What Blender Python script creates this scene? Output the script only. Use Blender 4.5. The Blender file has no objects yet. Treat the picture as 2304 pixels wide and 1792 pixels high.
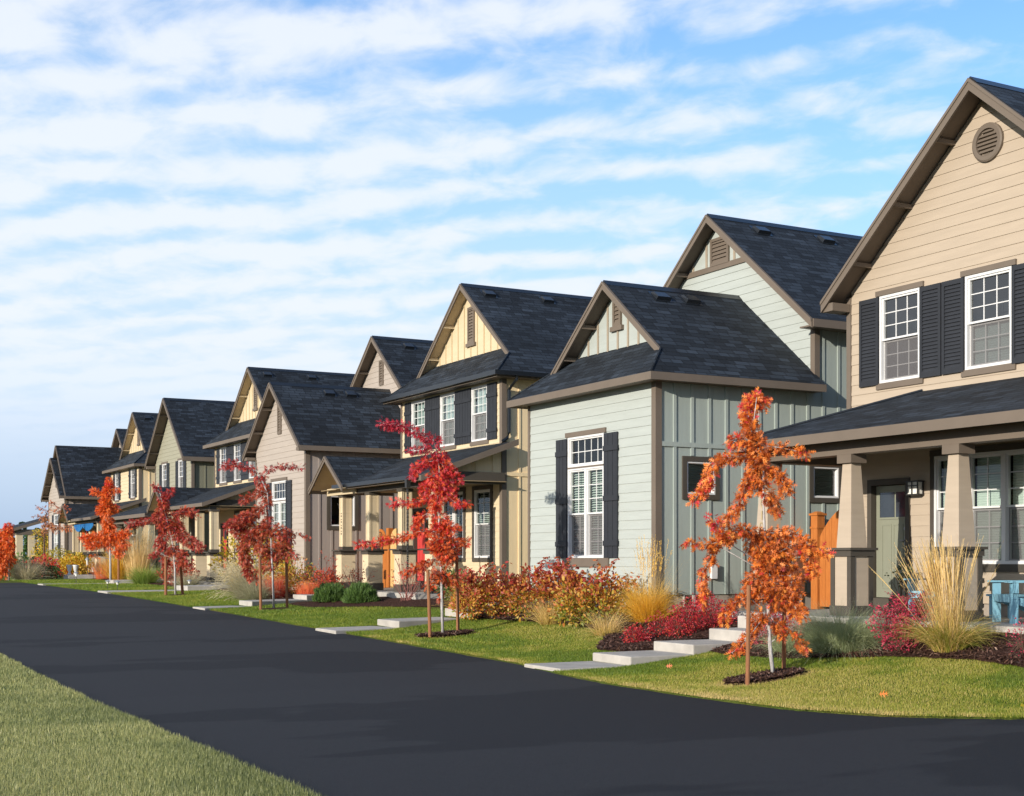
import bpy, bmesh, math, random
import numpy as np
from mathutils import Vector, Matrix

SC = bpy.context.scene
COL = SC.collection
R = math.radians

# ---------------------------------------------------------------- camera
TH = R(28.6)                      # the street runs along +Y, the houses stand towards +X
cam_d = bpy.data.cameras.new("camera")
cam = bpy.data.objects.new("camera", cam_d)
COL.objects.link(cam)
cam.location = (0, 0, 1.6)
cam.rotation_euler = (R(90), 0, -TH)
cam_d.sensor_width = 36
cam_d.lens = 3110 / 2304 * 36
cam_d.shift_y = 362 / 2304
cam_d.clip_end = 6000
SC.camera = cam

# ---------------------------------------------------------------- light
SUN_EL = R(14.0)
to_sun = Vector((-0.93 * math.cos(SUN_EL), -0.367 * math.cos(SUN_EL), math.sin(SUN_EL)))
sun_d = bpy.data.lights.new("sun", 'SUN')
sun_d.energy = 3.15
sun_d.angle = R(0.5)
sun_d.color = (1.0, 0.93, 0.83)
sun = bpy.data.objects.new("sun", sun_d)
COL.objects.link(sun)
sun.rotation_euler = (-to_sun).to_track_quat('-Z', 'Y').to_euler()
sun.location = (-30, -12, 30)

W = bpy.data.worlds.new("World")
SC.world = W
W.use_nodes = True
wt = W.node_tree
wt.nodes.clear()
def wn(t, **k):
    n = wt.nodes.new(t)
    for a, b in k.items(): setattr(n, a, b)
    return n
def wl(a, b): wt.links.new(a, b)
def wmath(op, a, b=None, clamp=False):
    n = wn('ShaderNodeMath', operation=op); n.use_clamp = clamp
    for i, v in enumerate((a, b)):
        if v is None: continue
        if isinstance(v, (int, float)): n.inputs[i].default_value = v
        else: wl(v, n.inputs[i])
    return n.outputs[0]
sky = wn('ShaderNodeTexSky', sky_type='NISHITA', sun_disc=False)
sky.sun_elevation = SUN_EL
sky.sun_rotation = math.atan2(to_sun.x, to_sun.y)
sky.air_density = 1.0; sky.dust_density = 0.4; sky.ozone_density = 2.0
tc = wn('ShaderNodeTexCoord')
sep = wn('ShaderNodeSeparateXYZ'); wl(tc.outputs['Generated'], sep.inputs[0])
zc = wmath('ADD', wmath('MAXIMUM', sep.outputs[2], 0.0), 0.13)
# a flat sheet of cloud high above: where the view ray meets it
ca, sa = math.cos(TH), math.sin(TH)
right = wmath('ADD', wmath('MULTIPLY', sep.outputs[0], ca), wmath('MULTIPLY', sep.outputs[1], -sa))
fwd = wmath('ADD', wmath('MULTIPLY', sep.outputs[0], sa), wmath('MULTIPLY', sep.outputs[1], ca))
px = wmath('DIVIDE', right, zc)
py = wmath('ADD', wmath('DIVIDE', fwd, zc), wmath('MULTIPLY', px, 0.20))      # the rolls of cloud lie slightly askew to the view
comb = wn('ShaderNodeCombineXYZ'); wl(px, comb.inputs[0]); wl(py, comb.inputs[1])
def noise(scale, detail, rough, sc, loc, dist=0.0):
    mp = wn('ShaderNodeMapping'); wl(comb.outputs[0], mp.inputs[0])
    mp.inputs['Scale'].default_value = sc; mp.inputs['Location'].default_value = loc
    n = wn('ShaderNodeTexNoise'); wl(mp.outputs[0], n.inputs['Vector'])
    n.inputs['Scale'].default_value = scale; n.inputs['Detail'].default_value = detail
    n.inputs['Roughness'].default_value = rough; n.inputs['Distortion'].default_value = dist
    return n.outputs[0]
n1 = noise(1.0, 5, 0.5, (1.7, 2.4, 1), (3.1, 0.4, 0), 0.4)      # long banks of cloud
n2 = noise(1.0, 3, 0.5, (0.8, 1.1, 1), (7.3, 2.2, 0))             # broad patches
n3 = noise(1.0, 9, 0.57, (7.5, 7.0, 1), (1.3, 5.2, 0), 0.3)      # puffs
nw = noise(1.0, 4, 0.55, (2.6, 2.2, 1), (4.4, 9.1, 0))            # bends the rolls
ph = wmath('ADD', wmath('MULTIPLY', py, 5.0), wmath('MULTIPLY', nw, 1.7))
roll = wmath('ADD', wmath('MULTIPLY', wmath('SINE', wmath('MULTIPLY', ph, 2 * math.pi)), 0.5), 0.5)
cov = wmath('ADD', wmath('MULTIPLY', right, -0.30), wmath('MULTIPLY', sep.outputs[2], -0.25))
val = wmath('ADD', wmath('ADD', wmath('MULTIPLY', n1, 0.55), wmath('MULTIPLY', n2, 0.35)),
            wmath('ADD', wmath('ADD', wmath('MULTIPLY', n3, 0.92), wmath('MULTIPLY', roll, 0.22)), cov))
mr = wn('ShaderNodeMapRange', interpolation_type='SMOOTHSTEP'); wl(val, mr.inputs[0])
mr.inputs[1].default_value = 0.73; mr.inputs[2].default_value = 1.17
mask = wmath('MULTIPLY', mr.outputs[0], 0.90)
bg_sky = wn('ShaderNodeBackground'); bg_sky.inputs[1].default_value = 0.15
tint = wn('ShaderNodeMix', data_type='RGBA', blend_type='MULTIPLY'); tint.inputs[0].default_value = 1.0
wl(sky.outputs[0], tint.inputs[6]); tint.inputs[7].default_value = (0.62, 0.80, 1.0, 1)
wl(tint.outputs[2], bg_sky.inputs[0])
# thin veil of high cloud that whitens the sky lower down and to the left
veil = wn('ShaderNodeMapRange', interpolation_type='SMOOTHSTEP'); wl(wmath('ADD', sep.outputs[2], wmath('MULTIPLY', right, 0.16)), veil.inputs[0])
veil.inputs[1].default_value = 0.10; veil.inputs[2].default_value = 0.43
veil.inputs[3].default_value = 0.97; veil.inputs[4].default_value = 0.03
bg_veil = wn('ShaderNodeBackground'); bg_veil.inputs[1].default_value = 1.0
vr = wn('ShaderNodeValToRGB'); wl(sep.outputs[2], vr.inputs[0])
e = vr.color_ramp.elements
e[0].position = 0.0; e[0].color = (0.22, 0.295, 0.42, 1); e[1].position = 0.24; e[1].color = (0.32, 0.45, 0.585, 1)
k = e.new(0.05); k.color = (0.325, 0.40, 0.51, 1); k = e.new(0.12); k.color = (0.41, 0.485, 0.58, 1)
wl(vr.outputs[0], bg_veil.inputs[0])
bg_cloud = wn('ShaderNodeBackground'); bg_cloud.inputs[0].default_value = (0.51, 0.54, 0.59, 1); bg_cloud.inputs[1].default_value = 1.0
ms0 = wn('ShaderNodeMixShader'); wl(veil.outputs[0], ms0.inputs[0]); wl(bg_sky.outputs[0], ms0.inputs[1]); wl(bg_veil.outputs[0], ms0.inputs[2])
lowfade = wn('ShaderNodeMapRange', interpolation_type='SMOOTHSTEP'); wl(sep.outputs[2], lowfade.inputs[0])
lowfade.inputs[1].default_value = 0.05; lowfade.inputs[2].default_value = 0.17
mask2 = wmath('MULTIPLY', mask, lowfade.outputs[0])
ms = wn('ShaderNodeMixShader'); wl(mask2, ms.inputs[0]); wl(ms0.outputs[0], ms.inputs[1]); wl(bg_cloud.outputs[0], ms.inputs[2])
wo = wn('ShaderNodeOutputWorld'); wl(ms.outputs[0], wo.inputs[0])

vs = SC.view_settings
vs.view_transform = 'Standard'; vs.look = 'None'; vs.gamma = 1.0; vs.exposure = 0.82
vs.use_curve_mapping = False
SC.cycles.max_bounces = 8
SC.cycles.transparent_max_bounces = 16
SC.cycles.use_denoising = True

# ---------------------------------------------------------------- materials
MATS = {}
def lin(c):
    return tuple(((v / 255) / 12.92 if v / 255 <= 0.04045 else ((v / 255 + 0.055) / 1.055) ** 2.4) for v in c)
def material(name, col, rough=0.6, var=0.0, vscale=3.0, bump=0.0, bscale=40.0, spec=0.3, stretch=(1, 1, 1), col2=None, bdist=0.01):
    if name in MATS: return MATS[name]
    m = bpy.data.materials.new(name); m.use_nodes = True
    nt = m.node_tree; b = nt.nodes['Principled BSDF']
    b.inputs['Roughness'].default_value = rough
    b.inputs['Specular IOR Level'].default_value = spec
    b.inputs['Base Color'].default_value = (*col, 1)
    t = nt.nodes.new('ShaderNodeTexCoord'); mp = nt.nodes.new('ShaderNodeMapping')
    nt.links.new(t.outputs['Object'], mp.inputs[0]); mp.inputs['Scale'].default_value = stretch
    if var > 0 or col2:
        n = nt.nodes.new('ShaderNodeTexNoise'); n.inputs['Scale'].default_value = vscale
        n.inputs['Detail'].default_value = 6; n.inputs['Roughness'].default_value = 0.62
        nt.links.new(mp.outputs[0], n.inputs['Vector'])
        r = nt.nodes.new('ShaderNodeMapRange'); r.inputs[1].default_value = 0.32; r.inputs[2].default_value = 0.68
        nt.links.new(n.outputs[0], r.inputs[0])
        mx = nt.nodes.new('ShaderNodeMix'); mx.data_type = 'RGBA'
        c2 = col2 if col2 else tuple(v * (1 + var) for v in col)
        c1 = col if col2 else tuple(v * (1 - var) for v in col)
        mx.inputs[6].default_value = (*c1, 1); mx.inputs[7].default_value = (*c2, 1)
        nt.links.new(r.outputs[0], mx.inputs[0]); nt.links.new(mx.outputs[2], b.inputs['Base Color'])
    if bump > 0:
        n2 = nt.nodes.new('ShaderNodeTexNoise'); n2.inputs['Scale'].default_value = bscale
        n2.inputs['Detail'].default_value = 4
        nt.links.new(mp.outputs[0], n2.inputs['Vector'])
        bp = nt.nodes.new('ShaderNodeBump'); bp.inputs['Strength'].default_value = bump; bp.inputs['Distance'].default_value = bdist
        nt.links.new(n2.outputs[0], bp.inputs['Height']); nt.links.new(bp.outputs[0], b.inputs['Normal'])
    MATS[name] = m
    return m

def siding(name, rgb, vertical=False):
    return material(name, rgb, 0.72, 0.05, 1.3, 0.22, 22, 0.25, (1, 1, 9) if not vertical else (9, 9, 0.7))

M_TRIM = material('trim_brown', (0.150, 0.118, 0.090), 0.6, 0.06, 2.0, 0.1, 40, 0.3)
M_TRIMD = material('trim_dark', (0.070, 0.059, 0.046), 0.6, 0.08, 2.0, 0.1, 40, 0.3)
M_SHUT = material('shutter_charcoal', (0.023, 0.025, 0.030), 0.6, 0.1, 4, 0.1, 60, 0.35)
M_WHITE = material('vinyl_white', (0.66, 0.65, 0.63), 0.4, 0.03, 2, 0, 1, 0.4)
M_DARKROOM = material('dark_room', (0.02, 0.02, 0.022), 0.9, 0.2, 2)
M_CONC = material('concrete', (0.41, 0.378, 0.332), 0.85, 0.16, 2.6, 0.35, 60, 0.2)
M_FOUND = material('foundation_concrete', (0.33, 0.28, 0.23), 0.9, 0.14, 2.5, 0.4, 40, 0.2)
M_GUTTER = material('gutter_black', (0.012, 0.014, 0.017), 0.3, 0.1, 3, 0, 1, 0.5)
M_METAL = material('dark_metal', (0.03, 0.028, 0.026), 0.4, 0.1, 3, 0, 1, 0.5)
M_GREYMETAL = material('grey_metal', (0.25, 0.26, 0.27), 0.45, 0.08, 3, 0, 1, 0.5)
M_BLIND = material('blind_white', (0.55, 0.60, 0.54), 0.6, 0.04, 2)
M_CEDAR = material('cedar', (0.36, 0.105, 0.02), 0.6, 0.0, 6, 0.25, 30, 0.3, (12, 12, 0.8), (0.52, 0.18, 0.04))
M_CEDAR2 = material('cedar_pale', (0.62, 0.36, 0.13), 0.6, 0.0, 6, 0.25, 30, 0.3, (12, 12, 0.8), (0.70, 0.46, 0.2))
M_STAKE = material('stake_wood', (0.20, 0.085, 0.04), 0.8, 0.0, 5, 0.4, 30, 0.2, (14, 14, 1), (0.34, 0.15, 0.07))
M_BARK = material('young_bark', (0.30, 0.27, 0.25), 0.85, 0.0, 12, 0.5, 40, 0.2, (3, 3, 1), (0.55, 0.52, 0.49))
M_TWIG = material('twig_bark', (0.13, 0.075, 0.05), 0.85, 0.2, 10)
M_BLIND_G = material('blind_green', (0.27, 0.36, 0.31), 0.5, 0.05, 2)
M_BLUE = material('blue_paint', (0.20, 0.40, 0.49), 0.5, 0.10, 5, 0.1, 40, 0.35)
M_FROST = material('frosted_glass', (0.80, 0.78, 0.70), 0.35, 0.03, 4, 0, 1, 0.5)

def glass_mat(name, refl, tint):
    m = bpy.data.materials.new(name); m.use_nodes = True; nt = m.node_tree; nt.nodes.clear()
    o = nt.nodes.new('ShaderNodeOutputMaterial'); mx = nt.nodes.new('ShaderNodeMixShader')
    t = nt.nodes.new('ShaderNodeBsdfTransparent'); t.inputs[0].default_value = (*tint, 1)
    g = nt.nodes.new('ShaderNodeBsdfGlossy'); g.inputs['Roughness'].default_value = 0.015
    n = nt.nodes.new('ShaderNodeTexNoise'); n.inputs['Scale'].default_value = 0.9; n.inputs['Detail'].default_value = 1
    tcn = nt.nodes.new('ShaderNodeTexCoord'); nt.links.new(tcn.outputs['Object'], n.inputs['Vector'])
    bp = nt.nodes.new('ShaderNodeBump'); bp.inputs['Strength'].default_value = 0.25; bp.inputs['Distance'].default_value = 0.02
    nt.links.new(n.outputs[0], bp.inputs['Height']); nt.links.new(bp.outputs[0], g.inputs['Normal'])
    f = nt.nodes.new('ShaderNodeFresnel'); f.inputs[0].default_value = 1.5
    ad = nt.nodes.new('ShaderNodeMath'); ad.operation = 'ADD'; ad.inputs[1].default_value = refl; ad.use_clamp = True
    nt.links.new(f.outputs[0], ad.inputs[0]); nt.links.new(ad.outputs[0], mx.inputs[0])
    nt.links.new(t.outputs[0], mx.inputs[1]); nt.links.new(g.outputs[0], mx.inputs[2]); nt.links.new(mx.outputs[0], o.inputs[0])
    return m
M_GLASS = glass_mat('window_glass', 0.02, (0.80, 0.86, 0.84))
M_GLASS_SKY = glass_mat('window_glass_bright', 0.10, (0.7, 0.78, 0.8))
def screen_mat():
    m = bpy.data.materials.new('insect_screen'); m.use_nodes = True; nt = m.node_tree; nt.nodes.clear()
    o = nt.nodes.new('ShaderNodeOutputMaterial'); mx = nt.nodes.new('ShaderNodeMixShader'); mx.inputs[0].default_value = 0.55
    t = nt.nodes.new('ShaderNodeBsdfTransparent'); d = nt.nodes.new('ShaderNodeBsdfDiffuse'); d.inputs[0].default_value = (0.16, 0.15, 0.15, 1)
    nt.links.new(t.outputs[0], mx.inputs[1]); nt.links.new(d.outputs[0], mx.inputs[2]); nt.links.new(mx.outputs[0], o.inputs[0])
    return m
M_SCREEN = screen_mat()

def shingle_mat():
    m = bpy.data.materials.new('roof_shingles'); m.use_nodes = True; nt = m.node_tree
    b = nt.nodes['Principled BSDF']; b.inputs['Roughness'].default_value = 0.85; b.inputs['Specular IOR Level'].default_value = 0.25
    uv = nt.nodes.new('ShaderNodeUVMap')
    def brick(w, h, c1, c2, off, mortar):
        k = nt.nodes.new('ShaderNodeTexBrick'); nt.links.new(uv.outputs[0], k.inputs['Vector'])
        k.inputs['Scale'].default_value = 1.0; k.inputs['Brick Width'].default_value = w; k.inputs['Row Height'].default_value = h
        k.inputs['Mortar Size'].default_value = mortar; k.inputs['Mortar Smooth'].default_value = 0.1; k.inputs['Bias'].default_value = -0.15
        k.offset = off; k.offset_frequency = 2; k.squash = 0.7; k.squash_frequency = 3
        k.inputs['Color1'].default_value = (*c1, 1); k.inputs['Color2'].default_value = (*c2, 1); k.inputs['Mortar'].default_value = (0.16, 0.16, 0.16, 1)
        return k
    a = brick(0.36, 0.142, (0.55, 0.55, 0.55), (1.65, 1.65, 1.65), 0.37, 0.008)
    c = brick(0.94, 0.142, (0.75, 0.75, 0.75), (1.3, 1.3, 1.3), 0.61, 0.0)
    mul = nt.nodes.new('ShaderNodeMix'); mul.data_type = 'RGBA'; mul.blend_type = 'MULTIPLY'; mul.inputs[0].default_value = 1
    nt.links.new(a.outputs['Color'], mul.inputs[6]); nt.links.new(c.outputs['Color'], mul.inputs[7])
    mul2 = nt.nodes.new('ShaderNodeMix'); mul2.data_type = 'RGBA'; mul2.blend_type = 'MULTIPLY'; mul2.inputs[0].default_value = 1
    nt.links.new(mul.outputs[2], mul2.inputs[6]); mul2.inputs[7].default_value = (0.0205, 0.0265, 0.0345, 1)
    n = nt.nodes.new('ShaderNodeTexNoise'); nt.links.new(uv.outputs[0], n.inputs['Vector']); n.inputs['Scale'].default_value = 0.5; n.inputs['Detail'].default_value = 5
    mr = nt.nodes.new('ShaderNodeMapRange'); nt.links.new(n.outputs[0], mr.inputs[0]); mr.inputs[1].default_value = 0.35; mr.inputs[2].default_value = 0.7; mr.inputs[3].default_value = 0.8; mr.inputs[4].default_value = 1.3
    mul3 = nt.nodes.new('ShaderNodeMix'); mul3.data_type = 'RGBA'; mul3.blend_type = 'MULTIPLY'; mul3.inputs[0].default_value = 1
    nt.links.new(mul2.outputs[2], mul3.inputs[6]); nt.links.new(mr.outputs[0], mul3.inputs[7])
    nt.links.new(mul3.outputs[2], b.inputs['Base Color'])
    # each course rises towards its lower edge
    sp = nt.nodes.new('ShaderNodeSeparateXYZ'); nt.links.new(uv.outputs[0], sp.inputs[0])
    dv = nt.nodes.new('ShaderNodeMath'); dv.operation = 'DIVIDE'; dv.inputs[1].default_value = 0.142; nt.links.new(sp.outputs[1], dv.inputs[0])
    fr = nt.nodes.new('ShaderNodeMath'); fr.operation = 'FRACT'; nt.links.new(dv.outputs[0], fr.inputs[0])
    inv = nt.nodes.new('ShaderNodeMath'); inv.operation = 'SUBTRACT'; inv.inputs[0].default_value = 1.0; nt.links.new(fr.outputs[0], inv.inputs[1])
    n2 = nt.nodes.new('ShaderNodeTexNoise'); nt.links.new(uv.outputs[0], n2.inputs['Vector']); n2.inputs['Scale'].default_value = 90
    s1 = nt.nodes.new('ShaderNodeMath'); s1.operation = 'MULTIPLY_ADD'; s1.inputs[1].default_value = 0.35; nt.links.new(n2.outputs[0], s1.inputs[0]); nt.links.new(inv.outputs[0], s1.inputs[2])
    s2 = nt.nodes.new('ShaderNodeMath'); s2.operation = 'MULTIPLY_ADD'; s2.inputs[1].default_value = 0.4; nt.links.new(a.outputs['Color'], s2.inputs[0]); nt.links.new(s1.outputs[0], s2.inputs[2])
    bp = nt.nodes.new('ShaderNodeBump'); bp.inputs['Strength'].default_value = 0.8; bp.inputs['Distance'].default_value = 0.012
    nt.links.new(s2.outputs[0], bp.inputs['Height']); nt.links.new(bp.outputs[0], b.inputs['Normal'])
    return m
M_ROOF = shingle_mat()

# ---------------------------------------------------------------- object helpers
def tag(o, label=None, cat=None, group=None, kind=None):
    if label: o['label'] = label
    if cat: o['category'] = cat
    if group: o['group'] = group
    if kind: o['kind'] = kind
    return o
def empty(name, loc):
    o = bpy.data.objects.new(name, None); COL.objects.link(o); o.location = loc
    o.empty_display_size = 0.2
    return o
def world_loc(o):
    v = Vector((0, 0, 0))
    while o is not None:
        v += Vector(o.location); o = o.parent
    return v

class MB:
    """collects faces in world coordinates and links them as one mesh object"""
    def __init__(s): s.v = []; s.f = []; s.mi = []; s.uv = []
    def face(s, pts, mi=0, uv=False):
        i = len(s.v); s.v += [tuple(p) for p in pts]; s.f.append(list(range(i, i + len(pts)))); s.mi.append(mi); s.uv.append(uv)
    def solid(s, vs, fs, mi=0):
        i = len(s.v); s.v += [tuple(p) for p in vs]
        for f in fs: s.f.append([i + k for k in f]); s.mi.append(mi); s.uv.append(False)
    def box(s, x0, x1, y0, y1, z0, z1, mi=0):
        s.solid([(x0, y0, z0), (x1, y0, z0), (x1, y1, z0), (x0, y1, z0), (x0, y0, z1), (x1, y0, z1), (x1, y1, z1), (x0, y1, z1)],
                [(0, 3, 2, 1), (4, 5, 6, 7), (0, 1, 5, 4), (1, 2, 6, 5), (2, 3, 7, 6), (3, 0, 4, 7)], mi)
    def prism(s, pts, vec, mi=0):
        """a flat polygon swept along vec"""
        n = len(pts); a = [Vector(p) for p in pts]; b = [p + Vector(vec) for p in a]
        s.solid(a + b, [tuple(range(n))[::-1], tuple(range(n, 2 * n))] + [(k, (k + 1) % n, n + (k + 1) % n, n + k) for k in range(n)], mi)
    def bm(s, M, a0, a1, b0, b1, n0, n1, mi=0):
        p = [M(a0, b0, n0), M(a1, b0, n0), M(a1, b1, n0), M(a0, b1, n0), M(a0, b0, n1), M(a1, b0, n1), M(a1, b1, n1), M(a0, b1, n1)]
        s.solid(p, [(0, 3, 2, 1), (4, 5, 6, 7), (0, 1, 5, 4), (1, 2, 6, 5), (2, 3, 7, 6), (3, 0, 4, 7)], mi)
    def tube(s, pts, rads, n=6, mi=0):
        P = [Vector(p) for p in pts]; rings = []
        for i, p in enumerate(P):
            d = (P[min(i + 1, len(P) - 1)] - P[max(i - 1, 0)])
            if d.length < 1e-6: d = Vector((0, 0, 1))
            d.normalize()
            u = d.cross(Vector((0, 0, 1)) if abs(d.z) < 0.9 else Vector((1, 0, 0))); u.normalize(); w = d.cross(u)
            r = rads[i] if isinstance(rads, (list, tuple)) else rads
            rings.append([p + (u * math.cos(2 * math.pi * k / n) + w * math.sin(2 * math.pi * k / n)) * r for k in range(n)])
        vs = [q for r_ in rings for q in r_]
        fs = [(i * n + k, i * n + (k + 1) % n, (i + 1) * n + (k + 1) % n, (i + 1) * n + k) for i in range(len(P) - 1) for k in range(n)]
        fs += [tuple(range(n))[::-1], tuple((len(P) - 1) * n + k for k in range(n))]
        s.solid(vs, fs, mi)
    def frustum(s, cx, cy, z0, z1, h0, h1, mi=0):
        s.solid([(cx - h0, cy - h0, z0), (cx + h0, cy - h0, z0), (cx + h0, cy + h0, z0), (cx - h0, cy + h0, z0),
                 (cx - h1, cy - h1, z1), (cx + h1, cy - h1, z1), (cx + h1, cy + h1, z1), (cx - h1, cy + h1, z1)],
                [(0, 3, 2, 1), (4, 5, 6, 7), (0, 1, 5, 4), (1, 2, 6, 5), (2, 3, 7, 6), (3, 0, 4, 7)], mi)
    def roof(s, pts, t=0.05, soffit=2):
        """a roof slope: shingles above, dark edge, soffit below"""
        a = [Vector(p) for p in pts]
        n = Vector((0, 0, 0))
        for i in range(len(a)): n += a[i].cross(a[(i + 1) % len(a)])
        if n.z < 0: a = a[::-1]
        b = [p - Vector((0, 0, t)) for p in a]; k = len(a)
        s.face(a, 0, True)
        s.face(b[::-1], soffit)
        for i in range(k): s.face([a[i], b[i], b[(i + 1) % k], a[(i + 1) % k]], 1)
    def build(s, name, mats, parent=None, loc=None, recalc=True, smooth=False):
        if not isinstance(mats, (list, tuple)): mats = [mats]
        base = world_loc(parent) if parent else Vector(loc or (0, 0, 0))
        me = bpy.data.meshes.new(name)
        me.from_pydata([tuple(Vector(p) - base) for p in s.v], [], s.f)
        for m in mats: me.materials.append(m)
        if any(s.mi): me.polygons.foreach_set('material_index', s.mi)
        if any(s.uv):
            lay = me.uv_layers.new(name='UVMap')
            for p, f in zip(me.polygons, s.uv):
                if not f: continue
                n = p.normal; h = n.cross(Vector((0, 0, 1)))
                if h.length < 1e-5: h = Vector((1, 0, 0))
                h.normalize(); g = n.cross(h)
                if g.z < 0: g = -g
                for li in p.loop_indices:
                    co = me.vertices[me.loops[li].vertex_index].co + base
                    lay.data[li].uv = (co.dot(h), co.dot(g))
        if recalc:
            b = bmesh.new(); b.from_mesh(me); bmesh.ops.recalc_face_normals(b, faces=b.faces); b.to_mesh(me); b.free()
        if smooth: me.polygons.foreach_set('use_smooth', [True] * len(me.polygons))
        o = bpy.data.objects.new(name, me); COL.objects.link(o)
        if parent: o.parent = parent
        else: o.location = base
        return o

def np_mesh(name, V, F, mats, parent=None, loc=None, tint=None, smooth=False):
    """fast mesh from numpy: V (n,3) world, F (m,k) of one size; tint (n,) goes to the attribute 'tint'"""
    base = np.array(world_loc(parent) if parent else (loc or (0, 0, 0)), dtype=np.float64)
    V = np.asarray(V, dtype=np.float64) - base; F = np.asarray(F, dtype=np.int32)
    me = bpy.data.meshes.new(name); m, k = F.shape
    me.vertices.add(len(V)); me.vertices.foreach_set('co', V.astype(np.float32).ravel())
    me.loops.add(m * k); me.loops.foreach_set('vertex_index', F.ravel())
    me.polygons.add(m); me.polygons.foreach_set('loop_start', np.arange(0, m * k, k, dtype=np.int32))
    me.polygons.foreach_set('loop_total', np.full(m, k, dtype=np.int32))
    if not isinstance(mats, (list, tuple)): mats = [mats]
    for x in mats: me.materials.append(x)
    if tint is not None:
        at = me.attributes.new('tint', 'FLOAT', 'POINT'); at.data.foreach_set('value', np.asarray(tint, dtype=np.float32))
    me.update(calc_edges=True)
    if smooth: me.polygons.foreach_set('use_smooth', np.ones(m, dtype=bool))
    o = bpy.data.objects.new(name, me); COL.objects.link(o)
    if parent: o.parent = parent
    else: o.location = base
    return o

# ---------------------------------------------------------------- the ground
def rY(Y): return np.interp(Y, [-50, 16, 18, 23, 32, 46, 62, 75, 200], [0, 0, .03, .12, .28, .49, .58, .66, .8])
def Xe(Y): return np.interp(Y, [9.0, 9.6, 10.4, 11.3, 12.8, 14.8, 18, 60], [12.6, 11.0, 10.0, 9.56, 9.45, 9.46, 9.9, 9.9])
def zh(Y): return np.interp(Y, [-50, 50, 60, 68, 76, 100, 200], [.57, .57, .61, .69, .85, 1.0, 1.1])
def G(X, Y):
    X = np.asarray(X, float); Y = np.asarray(Y, float)
    e = Xe(Y); t = np.interp(X - np.minimum(e, 11.0), [0, 1.0, 1.3, 2.35, 3.4, 4.0, 4.5], [0, .03, .07, .27, .56, .82, 1.0])
    corner = np.clip((Y - 8.9) / 2.0, 0, 1); corner = corner * corner * (3 - 2 * corner)
    base = rY(Y) + .03
    right = base + (zh(Y) - base) * t * corner
    road = rY(Y) - .06
    left = rY(Y) + .015
    out = np.where(X > e, right, np.where(X < 3.27, left, road))
    out = np.where((Y > 62.0) & (X <= e), rY(Y) + .03, out)
    out = np.where((Y < 9.0) & (X > 3.27), -.06, out)
    return out
def g1(x, y): return float(G(x, y))

def grid_sheet(name, xs, ys, zf, mat, label=None):
    X, Y = np.meshgrid(xs, ys); Z = zf(X, Y); n, m = X.shape
    V = np.stack([X.ravel(), Y.ravel(), Z.ravel()], 1)
    i = np.arange(n * m).reshape(n, m)
    F = np.stack([i[:-1, :-1].ravel(), i[:-1, 1:].ravel(), i[1:, 1:].ravel(), i[1:, :-1].ravel()], 1)
    o = np_mesh(name, V, F, mat, smooth=True)
    tag(o, kind='structure')
    return o
def lawn_mat():
    m = bpy.data.materials.new('lawn'); m.use_nodes = True; nt = m.node_tree; b = nt.nodes['Principled BSDF']
    b.inputs['Roughness'].default_value = 0.9; b.inputs['Specular IOR Level'].default_value = 0.1
    t = nt.nodes.new('ShaderNodeTexCoord')
    def nz(s, d):
        n = nt.nodes.new('ShaderNodeTexNoise'); n.inputs['Scale'].default_value = s; n.inputs['Detail'].default_value = d
        nt.links.new(t.outputs['Object'], n.inputs['Vector']); return n.outputs[0]
    cr = nt.nodes.new('ShaderNodeValToRGB'); nt.links.new(nz(0.55, 5), cr.inputs[0])
    e = cr.color_ramp.elements
    e[0].position = 0.35; e[0].color = (0.050, 0.105, 0.010, 1); e[1].position = 0.68; e[1].color = (0.155, 0.145, 0.028, 1)
    mx = nt.nodes.new('ShaderNodeMix'); mx.data_type = 'RGBA'; mx.blend_type = 'MULTIPLY'; mx.inputs[0].default_value = 1.0
    r = nt.nodes.new('ShaderNodeMapRange'); nt.links.new(nz(30, 4), r.inputs[0]); r.inputs[3].default_value = 0.35; r.inputs[4].default_value = 1.5
    nt.links.new(cr.outputs[0], mx.inputs[6]); nt.links.new(r.outputs[0], mx.inputs[7]); nt.links.new(mx.outputs[2], b.inputs['Base Color'])
    bp = nt.nodes.new('ShaderNodeBump'); bp.inputs['Strength'].default_value = 0.8; bp.inputs['Distance'].default_value = 0.03
    nt.links.new(nz(60, 4), bp.inputs['Height']); nt.links.new(bp.outputs[0], b.inputs['Normal'])
    return m
M_LAWN = lawn_mat()
xs = np.unique(np.round(np.concatenate([np.arange(-60, -4, 4), np.arange(-4, 3.3, .5), [3.265, 3.275], np.arange(3.6, 9.0, .6), np.arange(9.0, 15.2, .1), np.arange(15.5, 20, .5), np.arange(20, 61, 4)]), 3))
ys = np.unique(np.round(np.concatenate([np.arange(-20, 8, 2), np.arange(8, 13, .1), np.arange(13, 40, .25), np.arange(40, 80, .5), np.arange(80, 131, 5), [61.99, 62.01]]), 3))
grid_sheet('lawn', xs, ys, G, M_LAWN)
far = MB()
far.face([(-3000, -2500, -.4), (3000, -2500, -.4), (3000, 4500, -.4), (-3000, 4500, -.4)])
tag(far.build('ground', material('far_field', (0.07, 0.075, 0.035), 0.95, 0.3, 0.02), recalc=False), kind='structure')

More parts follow.
